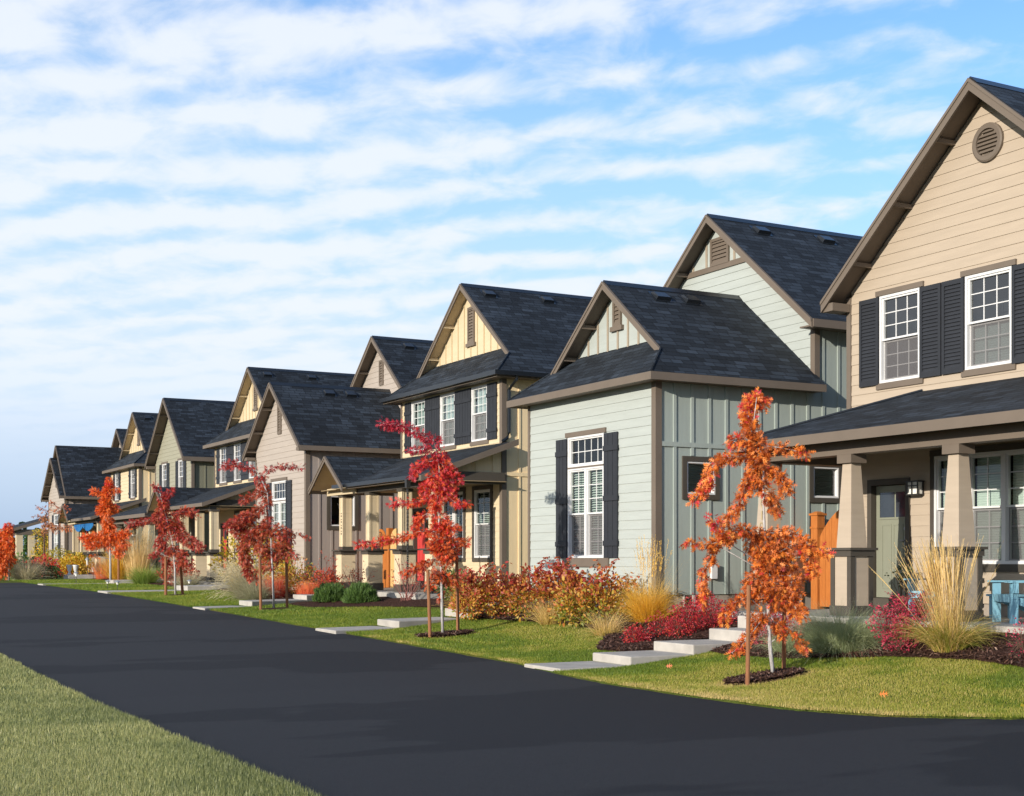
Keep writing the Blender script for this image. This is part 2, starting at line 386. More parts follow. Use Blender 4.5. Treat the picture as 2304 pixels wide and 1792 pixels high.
def asphalt_mat():
    m = bpy.data.materials.new('asphalt'); m.use_nodes = True; nt = m.node_tree; b = nt.nodes['Principled BSDF']
    b.inputs['Specular IOR Level'].default_value = 0.25
    t = nt.nodes.new('ShaderNodeTexCoord')
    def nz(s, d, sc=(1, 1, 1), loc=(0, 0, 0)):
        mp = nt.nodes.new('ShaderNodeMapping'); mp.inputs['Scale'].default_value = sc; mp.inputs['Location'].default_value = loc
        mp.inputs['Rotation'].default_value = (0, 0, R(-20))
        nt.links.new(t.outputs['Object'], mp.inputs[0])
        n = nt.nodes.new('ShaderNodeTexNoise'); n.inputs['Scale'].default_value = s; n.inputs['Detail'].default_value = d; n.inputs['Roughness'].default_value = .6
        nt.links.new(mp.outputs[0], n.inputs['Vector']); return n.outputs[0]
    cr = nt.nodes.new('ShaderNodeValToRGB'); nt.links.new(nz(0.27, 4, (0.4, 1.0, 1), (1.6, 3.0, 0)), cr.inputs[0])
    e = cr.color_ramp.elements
    e[0].position = 0.455; e[0].color = (0.0112, 0.0122, 0.0150, 1); e[1].position = 0.475; e[1].color = (0.0205, 0.0212, 0.0238, 1)  # dark patches stand for shadows of trees across the street, painted into the colour
    mx = nt.nodes.new('ShaderNodeMix'); mx.data_type = 'RGBA'; mx.blend_type = 'MULTIPLY'; mx.inputs[0].default_value = 1.0
    r = nt.nodes.new('ShaderNodeMapRange'); nt.links.new(nz(140, 3), r.inputs[0]); r.inputs[1].default_value = .3; r.inputs[2].default_value = .7; r.inputs[3].default_value = 0.5; r.inputs[4].default_value = 1.6
    nt.links.new(cr.outputs[0], mx.inputs[6]); nt.links.new(r.outputs[0], mx.inputs[7]); nt.links.new(mx.outputs[2], b.inputs['Base Color'])
    b.inputs['Roughness'].default_value = 0.9
    bp = nt.nodes.new('ShaderNodeBump'); bp.inputs['Strength'].default_value = 0.6; bp.inputs['Distance'].default_value = 0.008
    nt.links.new(nz(90, 4), bp.inputs['Height']); nt.links.new(bp.outputs[0], b.inputs['Normal'])
    return m
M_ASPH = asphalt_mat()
rd = MB()
Ysr = list(np.arange(9.0, 62.01, .5))
rng = random.Random(3)
prev = None
for y in Ysr:
    row = [(x, y, float(rY(y)) + 0.004) for x in (3.26, 5.5, 7.5, float(Xe(y)) + rng.uniform(-.02, .02))]
    if prev:
        for k in range(3): rd.face([prev[k], prev[k + 1], row[k + 1], row[k]])
    prev = row
rd.face([(3.26, -20, .004), (60, -20, .004), (60, 9, .004), (3.26, 9, .004)])
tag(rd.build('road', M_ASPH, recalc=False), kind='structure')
turn = MB()
turn.face([(-60, 56, .56), (3.335, 56, .56), (3.335, 62, .59), (-60, 62, .59)])
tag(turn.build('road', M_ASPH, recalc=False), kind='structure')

# concrete walks with low steps, from the road to each porch
def walk(y0, y1, segs, skew=0.0):
    mb = MB()
    for (x0, x1, z) in segs:
        o0, o1 = skew * (x0 - 9.7), skew * (x1 - 9.7)
        mb.prism([(x0, y0 + o0, z - .5), (x1, y0 + o1, z - .5), (x1, y1 + o1, z - .5), (x0, y1 + o0, z - .5)], (0, 0, .5))
    o = mb.build('walkway', M_CONC, loc=(segs[0][0], y0, segs[0][2]))
    bv = o.modifiers.new('edge', 'BEVEL'); bv.width = 0.018; bv.segments = 2; bv.limit_method = 'ANGLE'
    tag(o, kind='structure')
walk(16.55, 17.58, [(9.78, 10.95, .075), (10.953, 12.05, .20), (12.053, 13.1, .34), (13.103, 13.66, .51), (13.663, 14.397, .70)])
walk(24.9, 26.0, [(9.72, 11.2, .225), (11.203, 12.95, .36), (12.953, 13.7, .54), (13.703, 14.3, .72)], 0.24)
walk(34.0, 35.1, [(9.8, 11.2, .37), (11.203, 12.95, .50), (12.953, 14.7, .62)], 0.4)
walk(45.3, 46.7, [(9.85, 12.5, .55), (12.503, 14.2, .70)], 0.05)
walk(56.8, 57.9, [(9.85, 12.6, .605), (12.603, 14.2, .74)])
walk(66.0, 67.2, [(10.2, 12.6, .66), (12.603, 14.6, .86)])

# planting beds: shredded bark between the lawn and the houses
M_MULCH = material('bark_mulch', (0.030, 0.014, 0.010), 0.95, 0.0, 26, 1.0, 70, 0.1, (1, 1, 1), (0.105, 0.052, 0.038), 0.05)
BED = np.array([[9.0, 13.3], [10.3, 12.9], [11.25, 12.91], [12.04, 13.0], [13.34, 12.82], [14.2, 12.4], [14.73, 12.21], [16.0, 12.2], [16.5, 12.35], [17.6, 12.1], [17.8, 11.75], [18.6, 11.64], [19.3, 12.2], [20.2, 12.9], [21.7, 13.2],
                [23.0, 13.15], [24.85, 13.0], [25.3, 12.85], [26.2, 13.6], [27.0, 13.75], [28.8, 13.68], [30.9, 13.13], [32.8, 12.04], [34.2, 12.1], [35.2, 12.3], [38.5, 12.3], [39.5, 12.9], [41, 13.3], [45, 13.4], [60, 13.5], [90, 13.7]])
def bedX(Y): return np.interp(Y, BED[:, 0], BED[:, 1])
def bed(y0, y1):
    yy = np.arange(y0, y1 + .01, .12); N = 26
    rows = []
    for y in yy:
        a = float(bedX(y)) + random.Random(int(y * 100)).uniform(-.03, .03); x = np.linspace(a, 15.2, N)
        h = 0.02 + 0.025 * np.clip((x - a) / .2, 0, 1) + .02 * np.sin(x * 7 + y * 5) * np.clip((x - a) / .4, 0, 1)
        rows.append(np.stack([x, np.full(N, y), G(x, np.full(N, y)) + h], 1))
    V = np.concatenate(rows); i = np.arange(len(yy) * N).reshape(len(yy), N)
    F = np.stack([i[:-1, :-1].ravel(), i[:-1, 1:].ravel(), i[1:, 1:].ravel(), i[1:, :-1].ravel()], 1)
    tag(np_mesh('planting_bed', V, F, M_MULCH, smooth=True), kind='structure')
bed(9.2, 16.52); bed(17.61, 25.5); bed(27.0, 34.6); bed(36.3, 45.3); bed(47.0, 56.7); bed(58.0, 65.9); bed(67.3, 90)
def ring(x, y, rx, ry):
    mb = MB(); n = 22; rg = random.Random(int(x * 99))
    pts = []
    for k in range(n):
        a = 2 * math.pi * k / n; q = rg.uniform(.85, 1.1); px_, py_ = x + rx * q * math.cos(a), y + ry * q * math.sin(a)
        pts.append((px_, py_, g1(px_, py_) + .014))
    c = (x, y, g1(x, y) + .035)
    for k in range(n): mb.face([c, pts[k], pts[(k + 1) % n]])
    tag(mb.build('mulch_ring', M_MULCH, recalc=False), kind='structure')
ring(11.05, 13.68, .66, .30); ring(11.15, 23.05, .62, .34); ring(11.3, 33.1, .45, .35); ring(11.35, 42.5, .4, .35)
# ---------------------------------------------------------------- house building blocks
def clip(poly, axis, val, keep_less):
    out = []; n = len(poly)
    for i in range(n):
        p, q = poly[i], poly[(i + 1) % n]
        a, b = p[axis] - val, q[axis] - val
        if keep_less: a, b = -a, -b
        if a >= -1e-9: out.append(p)
        if (a > 1e-9 and b < -1e-9) or (a < -1e-9 and b > 1e-9):
            t = a / (a - b); out.append((p[0] + (q[0] - p[0]) * t, p[1] + (q[1] - p[1]) * t))
    return out
def MX(x):  # wall that faces the street (-X): a = y, outward = -x
    return lambda a, b, n: (x - n, a, b)
def MY(y):  # wall that faces -Y: a = x, outward = -y
    return lambda a, b, n: (a, y - n, b)

def holes_cut(poly, z0, z1, holes):
    """the parts of a convex wall outline between two heights that no opening takes"""
    p = clip(clip(poly, 1, z0, False), 1, z1, True)
    if len(p) < 3: return []
    a0 = min(q[0] for q in p); a1 = max(q[0] for q in p); zm = (z0 + z1) / 2
    cuts = sorted((h[0], h[1]) for h in holes if h[2] < zm < h[3])
    out = []; cur = a0
    for c0, c1 in cuts:
        if c0 > cur: out.append((cur, c0))
        cur = max(cur, c1)
    if cur < a1: out.append((cur, a1))
    res = []
    for s0, s1 in out:
        q = clip(clip(p, 0, s0, False), 0, s1, True)
        if len(q) >= 3: res.append(q)
    return res
LAP = 0.178
def lap_wall(parent, M, poly, holes, mat, name='wall', base=None):
    mb = MB(); zs = [q[1] for q in poly]; zmin, zmax = min(zs), max(zs)
    base = zmin if base is None else base
    br = set([zmin, zmax])
    k = 0
    while base + k * LAP < zmax:
        if base + k * LAP > zmin: br.add(round(base + k * LAP, 5))
        k += 1
    for h in holes:
        for z in h[2:4]:
            if zmin < z < zmax: br.add(z)
    br = sorted(br)
    for z0, z1 in zip(br[:-1], br[1:]):
        if z1 - z0 < 1e-4: continue
        kk = math.floor((z0 - base) / LAP + 1e-4); zb = base + kk * LAP
        off = lambda z: 0.012 * (1 - min(1, max(0, (z - zb) / LAP)))
        for q in holes_cut(poly, z0, z1, holes):
            gface(mb, M, [M(a, z, off(z)) for a, z in q])
            if abs(z0 - zb) < 1e-3:
                low = [p for p in q if abs(p[1] - z0) < 1e-6]
                if len(low) >= 2:
                    l0, l1 = min(low)[0], max(low)[0]
                    mb.face([M(l0, z0, 0), M(l1, z0, 0), M(l1, z0, off(z0)), M(l0, z0, off(z0))])
    return mb.build(name, mat, parent, recalc=False)
def flat_faces(mb, M, poly, holes, n=0.0, mi=0):
    br = sorted(set([q[1] for q in poly] + [z for h in holes for z in h[2:4]]))
    for z0, z1 in zip(br[:-1], br[1:]):
        if z1 - z0 < 1e-5: continue
        for q in holes_cut(poly, z0, z1, holes): mb.face([M(a, z, n) for a, z in q], mi)
def batten_wall(parent, M, poly, holes, mats, pitch=.405, a_start=None, belts=(), bw=.066, skip=.012, name='wall', bmi=0):
    mb = MB(); flat_faces(mb, M, poly, holes)
    a0 = min(q[0] for q in poly); a1 = max(q[0] for q in poly); zmin = min(q[1] for q in poly)
    a = (a_start if a_start is not None else a0 + pitch / 2)
    belts = sorted(belts)
    while a < a1 - .04:
        col = clip(clip(poly, 0, a - bw / 2, False), 0, a + bw / 2, True)
        if len(col) >= 3:
            zt = min(max(z for x, z in col if abs(x - e) < 1e-5) for e in (min(p[0] for p in col), max(p[0] for p in col)))
            zb = max(min(z for x, z in col if abs(x - e) < 1e-5) for e in (min(p[0] for p in col), max(p[0] for p in col)))
            ivs = [(zb, zt)]
            for h in list((h[2] - skip, h[3] + skip) for h in holes if h[0] - .06 < a < h[1] + .06) + [(b0, b1) for b0, b1 in belts]:
                nv = []
                for s, e in ivs:
                    if h[1] <= s or h[0] >= e: nv.append((s, e)); continue
                    if h[0] > s: nv.append((s, h[0]))
                    if h[1] < e: nv.append((h[1], e))
                ivs = nv
            for s, e in ivs:
                if e - s > .02: mb.bm(M, a - bw / 2, a + bw / 2, s, e, 0, .022, bmi)
        a += pitch
    for b0, b1 in belts:
        segs = [(a0, a1)]
        for h in holes:
            if h[2] < b1 and h[3] > b0:
                segs = [s for g in segs for s in ((g[0], min(g[1], h[0])), (max(g[0], h[1]), g[1])) if s[1] - s[0] > .01]
        for s0, s1 in segs: mb.bm(M, s0, s1, b0, b1, 0, .028)
    return mb.build(name, mats, parent)

def bars(mb, M, a0, a1, z0, z1, w, n0, n1):
    mb.bm(M, a0, a1, z0, z0 + w, n0, n1); mb.bm(M, a0, a1, z1 - w, z1, n0, n1)
    mb.bm(M, a0, a0 + w, z0 + w, z1 - w, n0, n1); mb.bm(M, a1 - w, a1, z0 + w, z1 - w, n0, n1)
def grid(mb, M, a0, a1, z0, z1, nx, ny, n, w=.016):
    for i in range(1, nx):
        a = a0 + (a1 - a0) * i / nx; mb.bm(M, a - w / 2, a + w / 2, z0, z1, n - .006, n + .006)
    for j in range(1, ny):
        z = z0 + (z1 - z0) * j / ny
        for i in range(nx):
            s0 = a0 + (a1 - a0) * i / nx + (w / 2 if i else 0); s1 = a0 + (a1 - a0) * (i + 1) / nx - (w / 2 if i < nx - 1 else 0)
            mb.bm(M, s0, s1, z - w / 2, z + w / 2, n - .006, n + .006)
def gface(mb, M, pts):
    v = [Vector(p) for p in pts]; n = (v[1] - v[0]).cross(v[2] - v[0]); o = Vector(M(0, 0, 1)) - Vector(M(0, 0, 0))
    mb.face(pts if n.dot(o) > 0 else pts[::-1])
def window(parent, M, a0, a1, z0, z1, units=1, meet=None, gtop=(3, 3), gbot=None, blind='shade', screen=True, glass=None, transom=None, frame=None,
           head=None, sill=None, casing=None, casing_mat=None, detail=True):
    """a vinyl window in its opening: frame and sashes > pane, blind, screen, trim"""
    glass = glass or M_GLASS; frame = frame or M_WHITE
    f = MB(); g = MB(); sc = MB(); bl = MB()
    fw = (.045 if detail else .03) if meet else .03
    bars(f, M, a0, a1, z0, z1, fw, -.09, .026)
    zt = z1
    if transom:
        f.bm(M, a0 + .045, a1 - .045, transom[0], transom[0] + .035, -.09, .026); f.bm(M, a0 + .045, a1 - .045, transom[1] - .035, transom[1], -.09, .026)
        i0, i1 = a0 + .07, a1 - .07
        bars(f, M, a0 + .045, a1 - .045, transom[1], z1 - .045, .03, -.06, .0)
        grid(f, M, i0, i1, transom[1] + .03, z1 - .075, transom[2], transom[3], -.045)
        gface(g, M, [M(i0 - .02, transom[1], -.045), M(i1 + .02, transom[1], -.045), M(i1 + .02, z1 - .05, -.045), M(i0 - .02, z1 - .05, -.045)])
        zt = transom[0]
    W_ = (a1 - a0) / units
    for k in range(units):
        u0 = a0 + W_ * k; u1 = u0 + W_
        if k: f.bm(M, u0 - .04, u0 + .04, z0 + .045, zt - (.045 if not transom else 0), -.09, .026)
        i0 = u0 + (fw if k == 0 else .04); i1 = u1 - (fw if k == units - 1 else .04)
        j0 = z0 + fw; j1 = zt - (fw if not transom else 0)
        gb = gbot or gtop
        if meet:
            bars(f, M, i0, i1, meet - .025, j1, .032, -.05, .004)          # upper sash
            bars(f, M, i0, i1, j0, meet - .027, .032, -.085, -.045)         # lower sash stands further in
            if True:
                grid(f, M, i0 + .038, i1 - .038, meet + .013, j1 - .038, gtop[0], gtop[1], -.03)
                grid(f, M, i0 + .038, i1 - .038, j0 + .038, meet - .065, gb[0], gb[1], -.066)
            gface(g, M, [M(i0 + .02, meet, -.035), M(i1 - .02, meet, -.035), M(i1 - .02, j1 - .02, -.035), M(i0 + .02, j1 - .02, -.035)])
            gface(g, M, [M(i0 + .02, j0 + .02, -.07), M(i1 - .02, j0 + .02, -.07), M(i1 - .02, meet - .04, -.07), M(i0 + .02, meet - .04, -.07)])
            if screen: gface(sc, M, [M(i0 + .01, j0 + .01, -.04), M(i1 - .01, j0 + .01, -.04), M(i1 - .01, meet - .027, -.04), M(i0 + .01, meet - .027, -.04)])
        else:
            bars(f, M, i0, i1, j0, j1, .012, -.06, .0)
            if detail and gtop != (1, 1): grid(f, M, i0 + .03, i1 - .03, j0 + .03, j1 - .03, gtop[0], gtop[1], -.03)
            gface(g, M, [M(i0 + .02, j0 + .02, -.045), M(i1 - .02, j0 + .02, -.045), M(i1 - .02, j1 - .02, -.045), M(i0 + .02, j1 - .02, -.045)])
        if blind == 'slats':
            z = j0 + .03
            while z < j1 - .02:
                bl.solid([M(i0 + .012, z - .014, -.095), M(i1 - .012, z - .014, -.095), M(i1 - .012, z + .014, -.125), M(i0 + .012, z + .014, -.125),
                          M(i0 + .012, z - .011, -.095), M(i1 - .012, z - .011, -.095), M(i1 - .012, z + .017, -.125), M(i0 + .012, z + .017, -.125)],
                         [(0, 3, 2, 1), (4, 5, 6, 7), (0, 1, 5, 4), (1, 2, 6, 5), (2, 3, 7, 6), (3, 0, 4, 7)])
                z += .05
        elif blind in ('shade', 'lower'):
            zz = j0 + .01; jt = j1 if blind == 'shade' else (meet - .03)
            while zz < jt - .01:
                z2 = min(zz + .04, jt - .005)
                bl.face([M(i0 + .01, zz, -.135), M(i1 - .01, zz, -.135), M(i1 - .01, (zz + z2) / 2, -.128), M(i0 + .01, (zz + z2) / 2, -.128)])
                bl.face([M(i0 + .01, (zz + z2) / 2, -.128), M(i1 - .01, (zz + z2) / 2, -.128), M(i1 - .01, z2, -.135), M(i0 + .01, z2, -.135)])
                zz = z2
        elif blind == 'curtain':
            n = 26; prev = None
            for q in range(n + 1):
                a = i0 + .01 + (i1 - i0 - .02) * q / n
                if 0.30 < q / n < 0.72 and units == 1: prev = None; continue
                d = -.15 + .018 * math.sin(q * 2.4)
                if prev: bl.face([M(prev[0], j0, prev[1]), M(a, j0, d), M(a, j1, d), M(prev[0], j1, prev[1])])
                prev = (a, d)
    w = f.build('window', frame, parent)
    g.build('pane', glass, w, recalc=False)
    if sc.f: sc.build('insect_screen', M_SCREEN, w, recalc=False)
    if blind == 'slats' and not meet: gface(bl, M, [M(a0 + .02, z0 + .02, -.135), M(a1 - .02, z0 + .02, -.135), M(a1 - .02, z1 - .02, -.135), M(a0 + .02, z1 - .02, -.135)])
    if bl.f: bl.build('blind' if blind != 'curtain' else 'curtain', M_BLIND if meet else M_BLIND_G, w, recalc=False)
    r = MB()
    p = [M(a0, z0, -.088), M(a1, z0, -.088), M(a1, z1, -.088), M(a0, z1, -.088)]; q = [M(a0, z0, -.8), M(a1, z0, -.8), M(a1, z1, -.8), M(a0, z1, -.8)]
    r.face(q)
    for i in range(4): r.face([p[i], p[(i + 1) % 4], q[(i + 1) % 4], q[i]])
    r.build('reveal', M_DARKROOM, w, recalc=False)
    tm = casing_mat or M_TRIM
    if head:
        t = MB(); t.bm(M, a0 - head[0], a1 + head[0], z1 + .002, z1 + head[1], 0, .045); t.build('header', tm, w)
    if sill:
        t = MB(); t.bm(M, a0 - sill[0], a1 + sill[0], z0 - sill[1], z0 - .002, 0, .042)
        if sill[1] > .13: t.bm(M, a0 - sill[0] - .02, a1 + sill[0] + .02, z0 - sill[1] - .03, z0 - sill[1] + .02, 0, .06)
        t.build('sill', tm, w)
    if casing:
        c = casing; t = MB()
        t.bm(M, a0 - c, a0 - .001, z0 - c, z1 + c, 0, .04); t.bm(M, a1 + .001, a1 + c, z0 - c, z1 + c, 0, .04)
        t.bm(M, a0 - .001, a1 + .001, z1 + .001, z1 + c, 0, .039); t.bm(M, a0 - .001, a1 + .001, z0 - c, z0 - .001, 0, .039); t.build('casing', tm, w)
    if transom:
        t = MB(); t.bm(M, a0 + .002, a1 - .002, transom[0] + .036, transom[1] - .036, -.05, .034); t.build('mullion', tm, w)
    return w
def shutter(parent, M, a0, a1, z0, z1, style='louver'):
    s = MB()
    if style == 'louver':
        fw = .055
        s.bm(M, a0, a0 + fw, z0, z1, 0.016, .052); s.bm(M, a1 - fw, a1, z0, z1, 0.016, .052)
        s.bm(M, a0 + fw, a1 - fw, z0, z0 + .09, 0.016, .052); s.bm(M, a0 + fw, a1 - fw, z1 - .08, z1, 0.016, .052)
        z = z0 + .09
        n = int((z1 - z0 - .17) / .058); st = (z1 - z0 - .17) / n
        for k in range(n):
            b = z + k * st
            s.solid([M(a0 + fw, b, .02), M(a1 - fw, b, .02), M(a1 - fw, b, .047), M(a0 + fw, b, .047), M(a0 + fw, b + st, .02), M(a1 - fw, b + st, .02), M(a1 - fw, b + st, .026), M(a0 + fw, b + st, .026)],
                    [(0, 3, 2, 1), (4, 5, 6, 7), (0, 1, 5, 4), (1, 2, 6, 5), (2, 3, 7, 6), (3, 0, 4, 7)])
    else:
        nb = 3; w = (a1 - a0) / nb
        for k in range(nb): s.bm(M, a0 + w * k + .006, a0 + w * (k + 1) - .006, z0, z1, .018, .045)
        s.bm(M, a0 + .005, a1 - .005, z0 + .01, z1 - .01, .012, .02)
        H = z1 - z0
        for q in ((.10, .46, .86) if style == 'board3' else (.14, .76)):
            s.bm(M, a0 - .03, a1 + .03 - .04, z0 + H * q - .01, z0 + H * q + .095, .045, .068)
    return s.build('shutter', M_SHUT, parent)
def gable_vent(parent, M, a0, a1, z0, z1, mat, sill=False, peak=False):
    v = MB()
    top = z1
    bars(v, M, a0, a1, z0, z1, .065, 0.0, .05)
    z = z0 + .065
    while z < z1 - .09:
        v.solid([M(a0 + .065, z, .0), M(a1 - .065, z, .0), M(a1 - .065, z, .042), M(a0 + .065, z, .042), M(a0 + .065, z + .075, .0), M(a1 - .065, z + .075, .0), M(a1 - .065, z + .075, .012), M(a0 + .065, z + .075, .012)],
                [(0, 3, 2, 1), (4, 5, 6, 7), (0, 1, 5, 4), (1, 2, 6, 5), (2, 3, 7, 6), (3, 0, 4, 7)])
        z += .085
    if sill: v.bm(M, a0 - .07, a1 + .07, z0 - .10, z0 - .002, 0, .07)
    return v.build('gable_vent', mat, parent)
def round_vent(parent, M, a, z, r, mat):
    v = MB(); n = 36
    def ringf(r0, r1, n0, n1):
        for k in range(n):
            t0, t1 = 2 * math.pi * k / n, 2 * math.pi * (k + 1) / n
            P = lambda rr, t, nn: M(a + rr * math.cos(t), z + rr * math.sin(t), nn)
            v.face([P(r0, t0, n0), P(r0, t1, n0), P(r1, t1, n1), P(r1, t0, n1)])
    ringf(r, r, 0, .05); ringf(r, r * .92, .05, .065); ringf(r * .92, r * .72, .065, .06); ringf(r * .72, r * .70, .06, .01)
    k = -r * .70
    while k < r * .66:
        h = math.sqrt(max(.001, (r * .71) ** 2 - (k + .02) ** 2))
        v.solid([M(a - h, z + k, .0), M(a + h, z + k, .0), M(a + h, z + k, .05), M(a - h, z + k, .05), M(a - h, z + k + .05, .0), M(a + h, z + k + .05, .0), M(a + h, z + k + .05, .012), M(a - h, z + k + .05, .012)],
                [(0, 3, 2, 1), (4, 5, 6, 7), (0, 1, 5, 4), (1, 2, 6, 5), (2, 3, 7, 6), (3, 0, 4, 7)])
        k += .062
    return v.build('gable_vent', mat, parent, recalc=False)
ROOF_M = [M_ROOF, M_GUTTER, M_TRIM]
def gable_roof(parent, x0, x1, yc, half, z_ridge, z_eave, mats=None, cut=None, t=.05, trim=None, trim_mat=None, rake_h=.2, soffit_drop=0.0, eave_left=True, eave_right=True, brackets=3, y_low=None):
    """two slopes with ridge along X: x0 is the street end.  cut = height below which the slopes stop at the street end (Dutch gable)"""
    mats = mats or ROOF_M
    r = MB()
    sl = (z_ridge - z_eave) / half
    ys = [(-1, yc - half), (1, yc + half)]
    for sg, ye in ys:
        r.roof([(x0, yc, z_ridge), (x1, yc, z_ridge), (x1, ye, z_eave), (x0, ye, z_eave)], t)
    # ridge cap
    r.solid([(x0 - .01, yc - .14, z_ridge - .14 * sl + .012), (x1, yc - .14, z_ridge - .14 * sl + .012), (x1, yc, z_ridge + .022), (x0 - .01, yc, z_ridge + .022), (x1, yc + .14, z_ridge - .14 * sl + .012), (x0 - .01, yc + .14, z_ridge - .14 * sl + .012),
             (x0 - .01, yc, z_ridge - .02), (x1, yc, z_ridge - .02)], [(0, 1, 2, 3), (3, 2, 4, 5), (0, 3, 6), (3, 5, 6), (0, 6, 7, 1), (5, 4, 7, 6), (1, 7, 2), (2, 7, 4)], 1)
    o = r.build('roof', mats, parent, recalc=False)
    return o
def rake(mb, x0, yc, half, z_ridge, slope, h=.2, th=.04, drop=.012, both=True, mi=0):
    """barge boards along the sloping edges of a gable that faces the street"""
    for sg in (-1, 1):
        ye = yc + sg * half; ze = z_ridge - slope * half
        a = (x0, yc, z_ridge - drop); b = (x0, ye, ze - drop)
        mb.prism([a, b, (x0, ye, ze - drop - h), (x0, yc, z_ridge - drop - h)], (th, 0, 0), mi)
        # thin upper strip, 12 mm proud
        mb.prism([(x0 - .018, yc, z_ridge - drop + .004), (x0 - .018, ye, ze - drop + .004), (x0 - .018, ye, ze - drop - .055), (x0 - .018, yc, z_ridge - drop - .055)], (.0175, 0, 0), mi)
def roof_vent(parent, x, yc, dist, z_ridge, slope, sg=-1):
    y = yc + sg * dist; z = z_ridge - slope * dist
    up = Vector((0, -sg, slope)).normalized(); nrm = Vector((0, sg * slope, 1)).normalized(); ax = Vector((1, 0, 0)); c = Vector((x, y, z))
    mb = MB(); P = lambda a, b, n: c + ax * a + up * b + nrm * n
    vs = [P(-.18, -.14, .0), P(.18, -.14, .0), P(.17, .17, .0), P(-.17, .17, .0), P(-.16, -.13, .09), P(.16, -.13, .09), P(.14, .1, .07), P(-.14, .1, .07)]
    mb.solid(vs, [(0, 3, 2, 1), (4, 5, 6, 7), (0, 1, 5, 4), (1, 2, 6, 5), (2, 3, 7, 6), (3, 0, 4, 7)])
    fl = [P(-.22, -.2, .004), P(.22, -.2, .004), P(.22, .21, .004), P(-.22, .21, .004), P(-.22, -.2, .011), P(.22, -.2, .011), P(.22, .21, .011), P(-.22, .21, .011)]
    mb.solid(fl, [(0, 3, 2, 1), (4, 5, 6, 7), (0, 1, 5, 4), (1, 2, 6, 5), (2, 3, 7, 6), (3, 0, 4, 7)])
    return mb.build('roof_vent', M_GUTTER, parent)
def lantern(parent, M, a, z, w=.26, h=.2, lit=False):
    mb = MB(); n1 = .17
    for a_ in (a - w / 2, a + w / 2 - .018):
        for n_ in (.03, n1 - .018): mb.bm(M, a_, a_ + .018, z - h / 2, z + h / 2, n_, n_ + .018)
    mb.bm(M, a - w / 2 - .012, a + w / 2 + .012, z + h / 2, z + h / 2 + .02, .02, n1 + .012); mb.bm(M, a - w / 2, a + w / 2, z - h / 2 - .018, z - h / 2, .03, n1)
    mb.bm(M, a - .009, a + .009, z - h / 2, z + h / 2, n1 - .006, n1 + .006); mb.bm(M, a - w / 2, a + w / 2, z + h * .15, z + h * .15 + .015, n1 - .005, n1 + .008)
    mb.bm(M, a - .06, a + .06, z - .08, z + .08, 0, .028)
    o = mb.build('wall_lantern', M_METAL, parent)
    g = MB(); g.bm(M, a - w / 2 + .02, a + w / 2 - .02, z - h / 2 + .004, z + h / 2 - .004, .036, n1 - .02); g.build('shade', M_FROST, o)
    return o
def door(parent, M, a0, a1, z0, z1, mat, lites=True, casing=.1, cmat=None, sill_z=None):
    d = MB()
    d.bm(M, a0 + .012, a1 - .012, z0 + .01, z1 - .012, -.12, -.075)
    H = z1 - z0
    if lites:
        zg0, zg1 = z0 + H * .715, z0 + H * .935
        d.bm(M, a0 + .09, a1 - .09, zg0 - .035, zg0 - .005, -.075, -.06)
        for k in (0, 1):
            p0 = a0 + .13 + k * (a1 - a0 - .26) / 2 + .02; p1 = a0 + .13 + (k + 1) * (a1 - a0 - .26) / 2 - .02
            bars(d, M, p0, p1, z0 + .16, zg0 - .12, .02, -.075, -.066)
    o = d.build('door', mat, parent)
    if lites:
        g = MB()
        cuts = [a0 + .10, a0 + (a1 - a0) * .40, a0 + (a1 - a0) * .44, a1 - .10]
        g.bm(M, cuts[0], cuts[1], zg0, zg1, -.076, -.071); g.bm(M, cuts[2], cuts[3], zg0, zg1, -.076, -.071)
        g.build('pane', M_DOORGLASS, o)
    h = MB(); ah = a0 + .09
    h.tube([M(ah, z0 + .98, -.07), M(ah, z0 + .98, -.03), M(ah + .1, z0 + .98, -.03)], .012, 8); h.bm(M, ah - .03, ah + .03, z0 + .9, z0 + 1.05, -.075, -.066)
    h.build('handle', M_GREYMETAL, o)
    h = MB(); h.tube([M(ah, z0 + 1.18, -.078), M(ah, z0 + 1.18, -.05)], .03, 12); h.build('deadbolt', M_GREYMETAL, o)
    c = MB()
    c.bm(M, a0 - casing, a0, z0, z1 + casing, -.13, .035); c.bm(M, a1, a1 + casing, z0, z1 + casing, -.13, .035); c.bm(M, a0, a1, z1, z1 + casing, -.13, .035)
    if sill_z is not None: c.bm(M, a0 - casing, a1 + casing, sill_z, z0, -.13, .05)
    c.build('door_trim', cmat or M_TRIMD, o)
    return o
M_DOORGLASS = material('door_glass', (0.03, 0.035, 0.04), 0.06, 0.2, 3, 0, 1, 0.9)

def corner_board(mb, x, y, z0, z1, w=.11):
    """an L of two boards on the corner that faces both the street and -Y"""
    mb.box(x - .032, x, y + .0, y + w, z0, z1); mb.box(x - .032, x + w, y - .032, y, z0, z1)

SIDE = {}   # colours
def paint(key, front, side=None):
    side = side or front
    return (siding(key + '_lap', front), siding(key + '_batten', side, True))

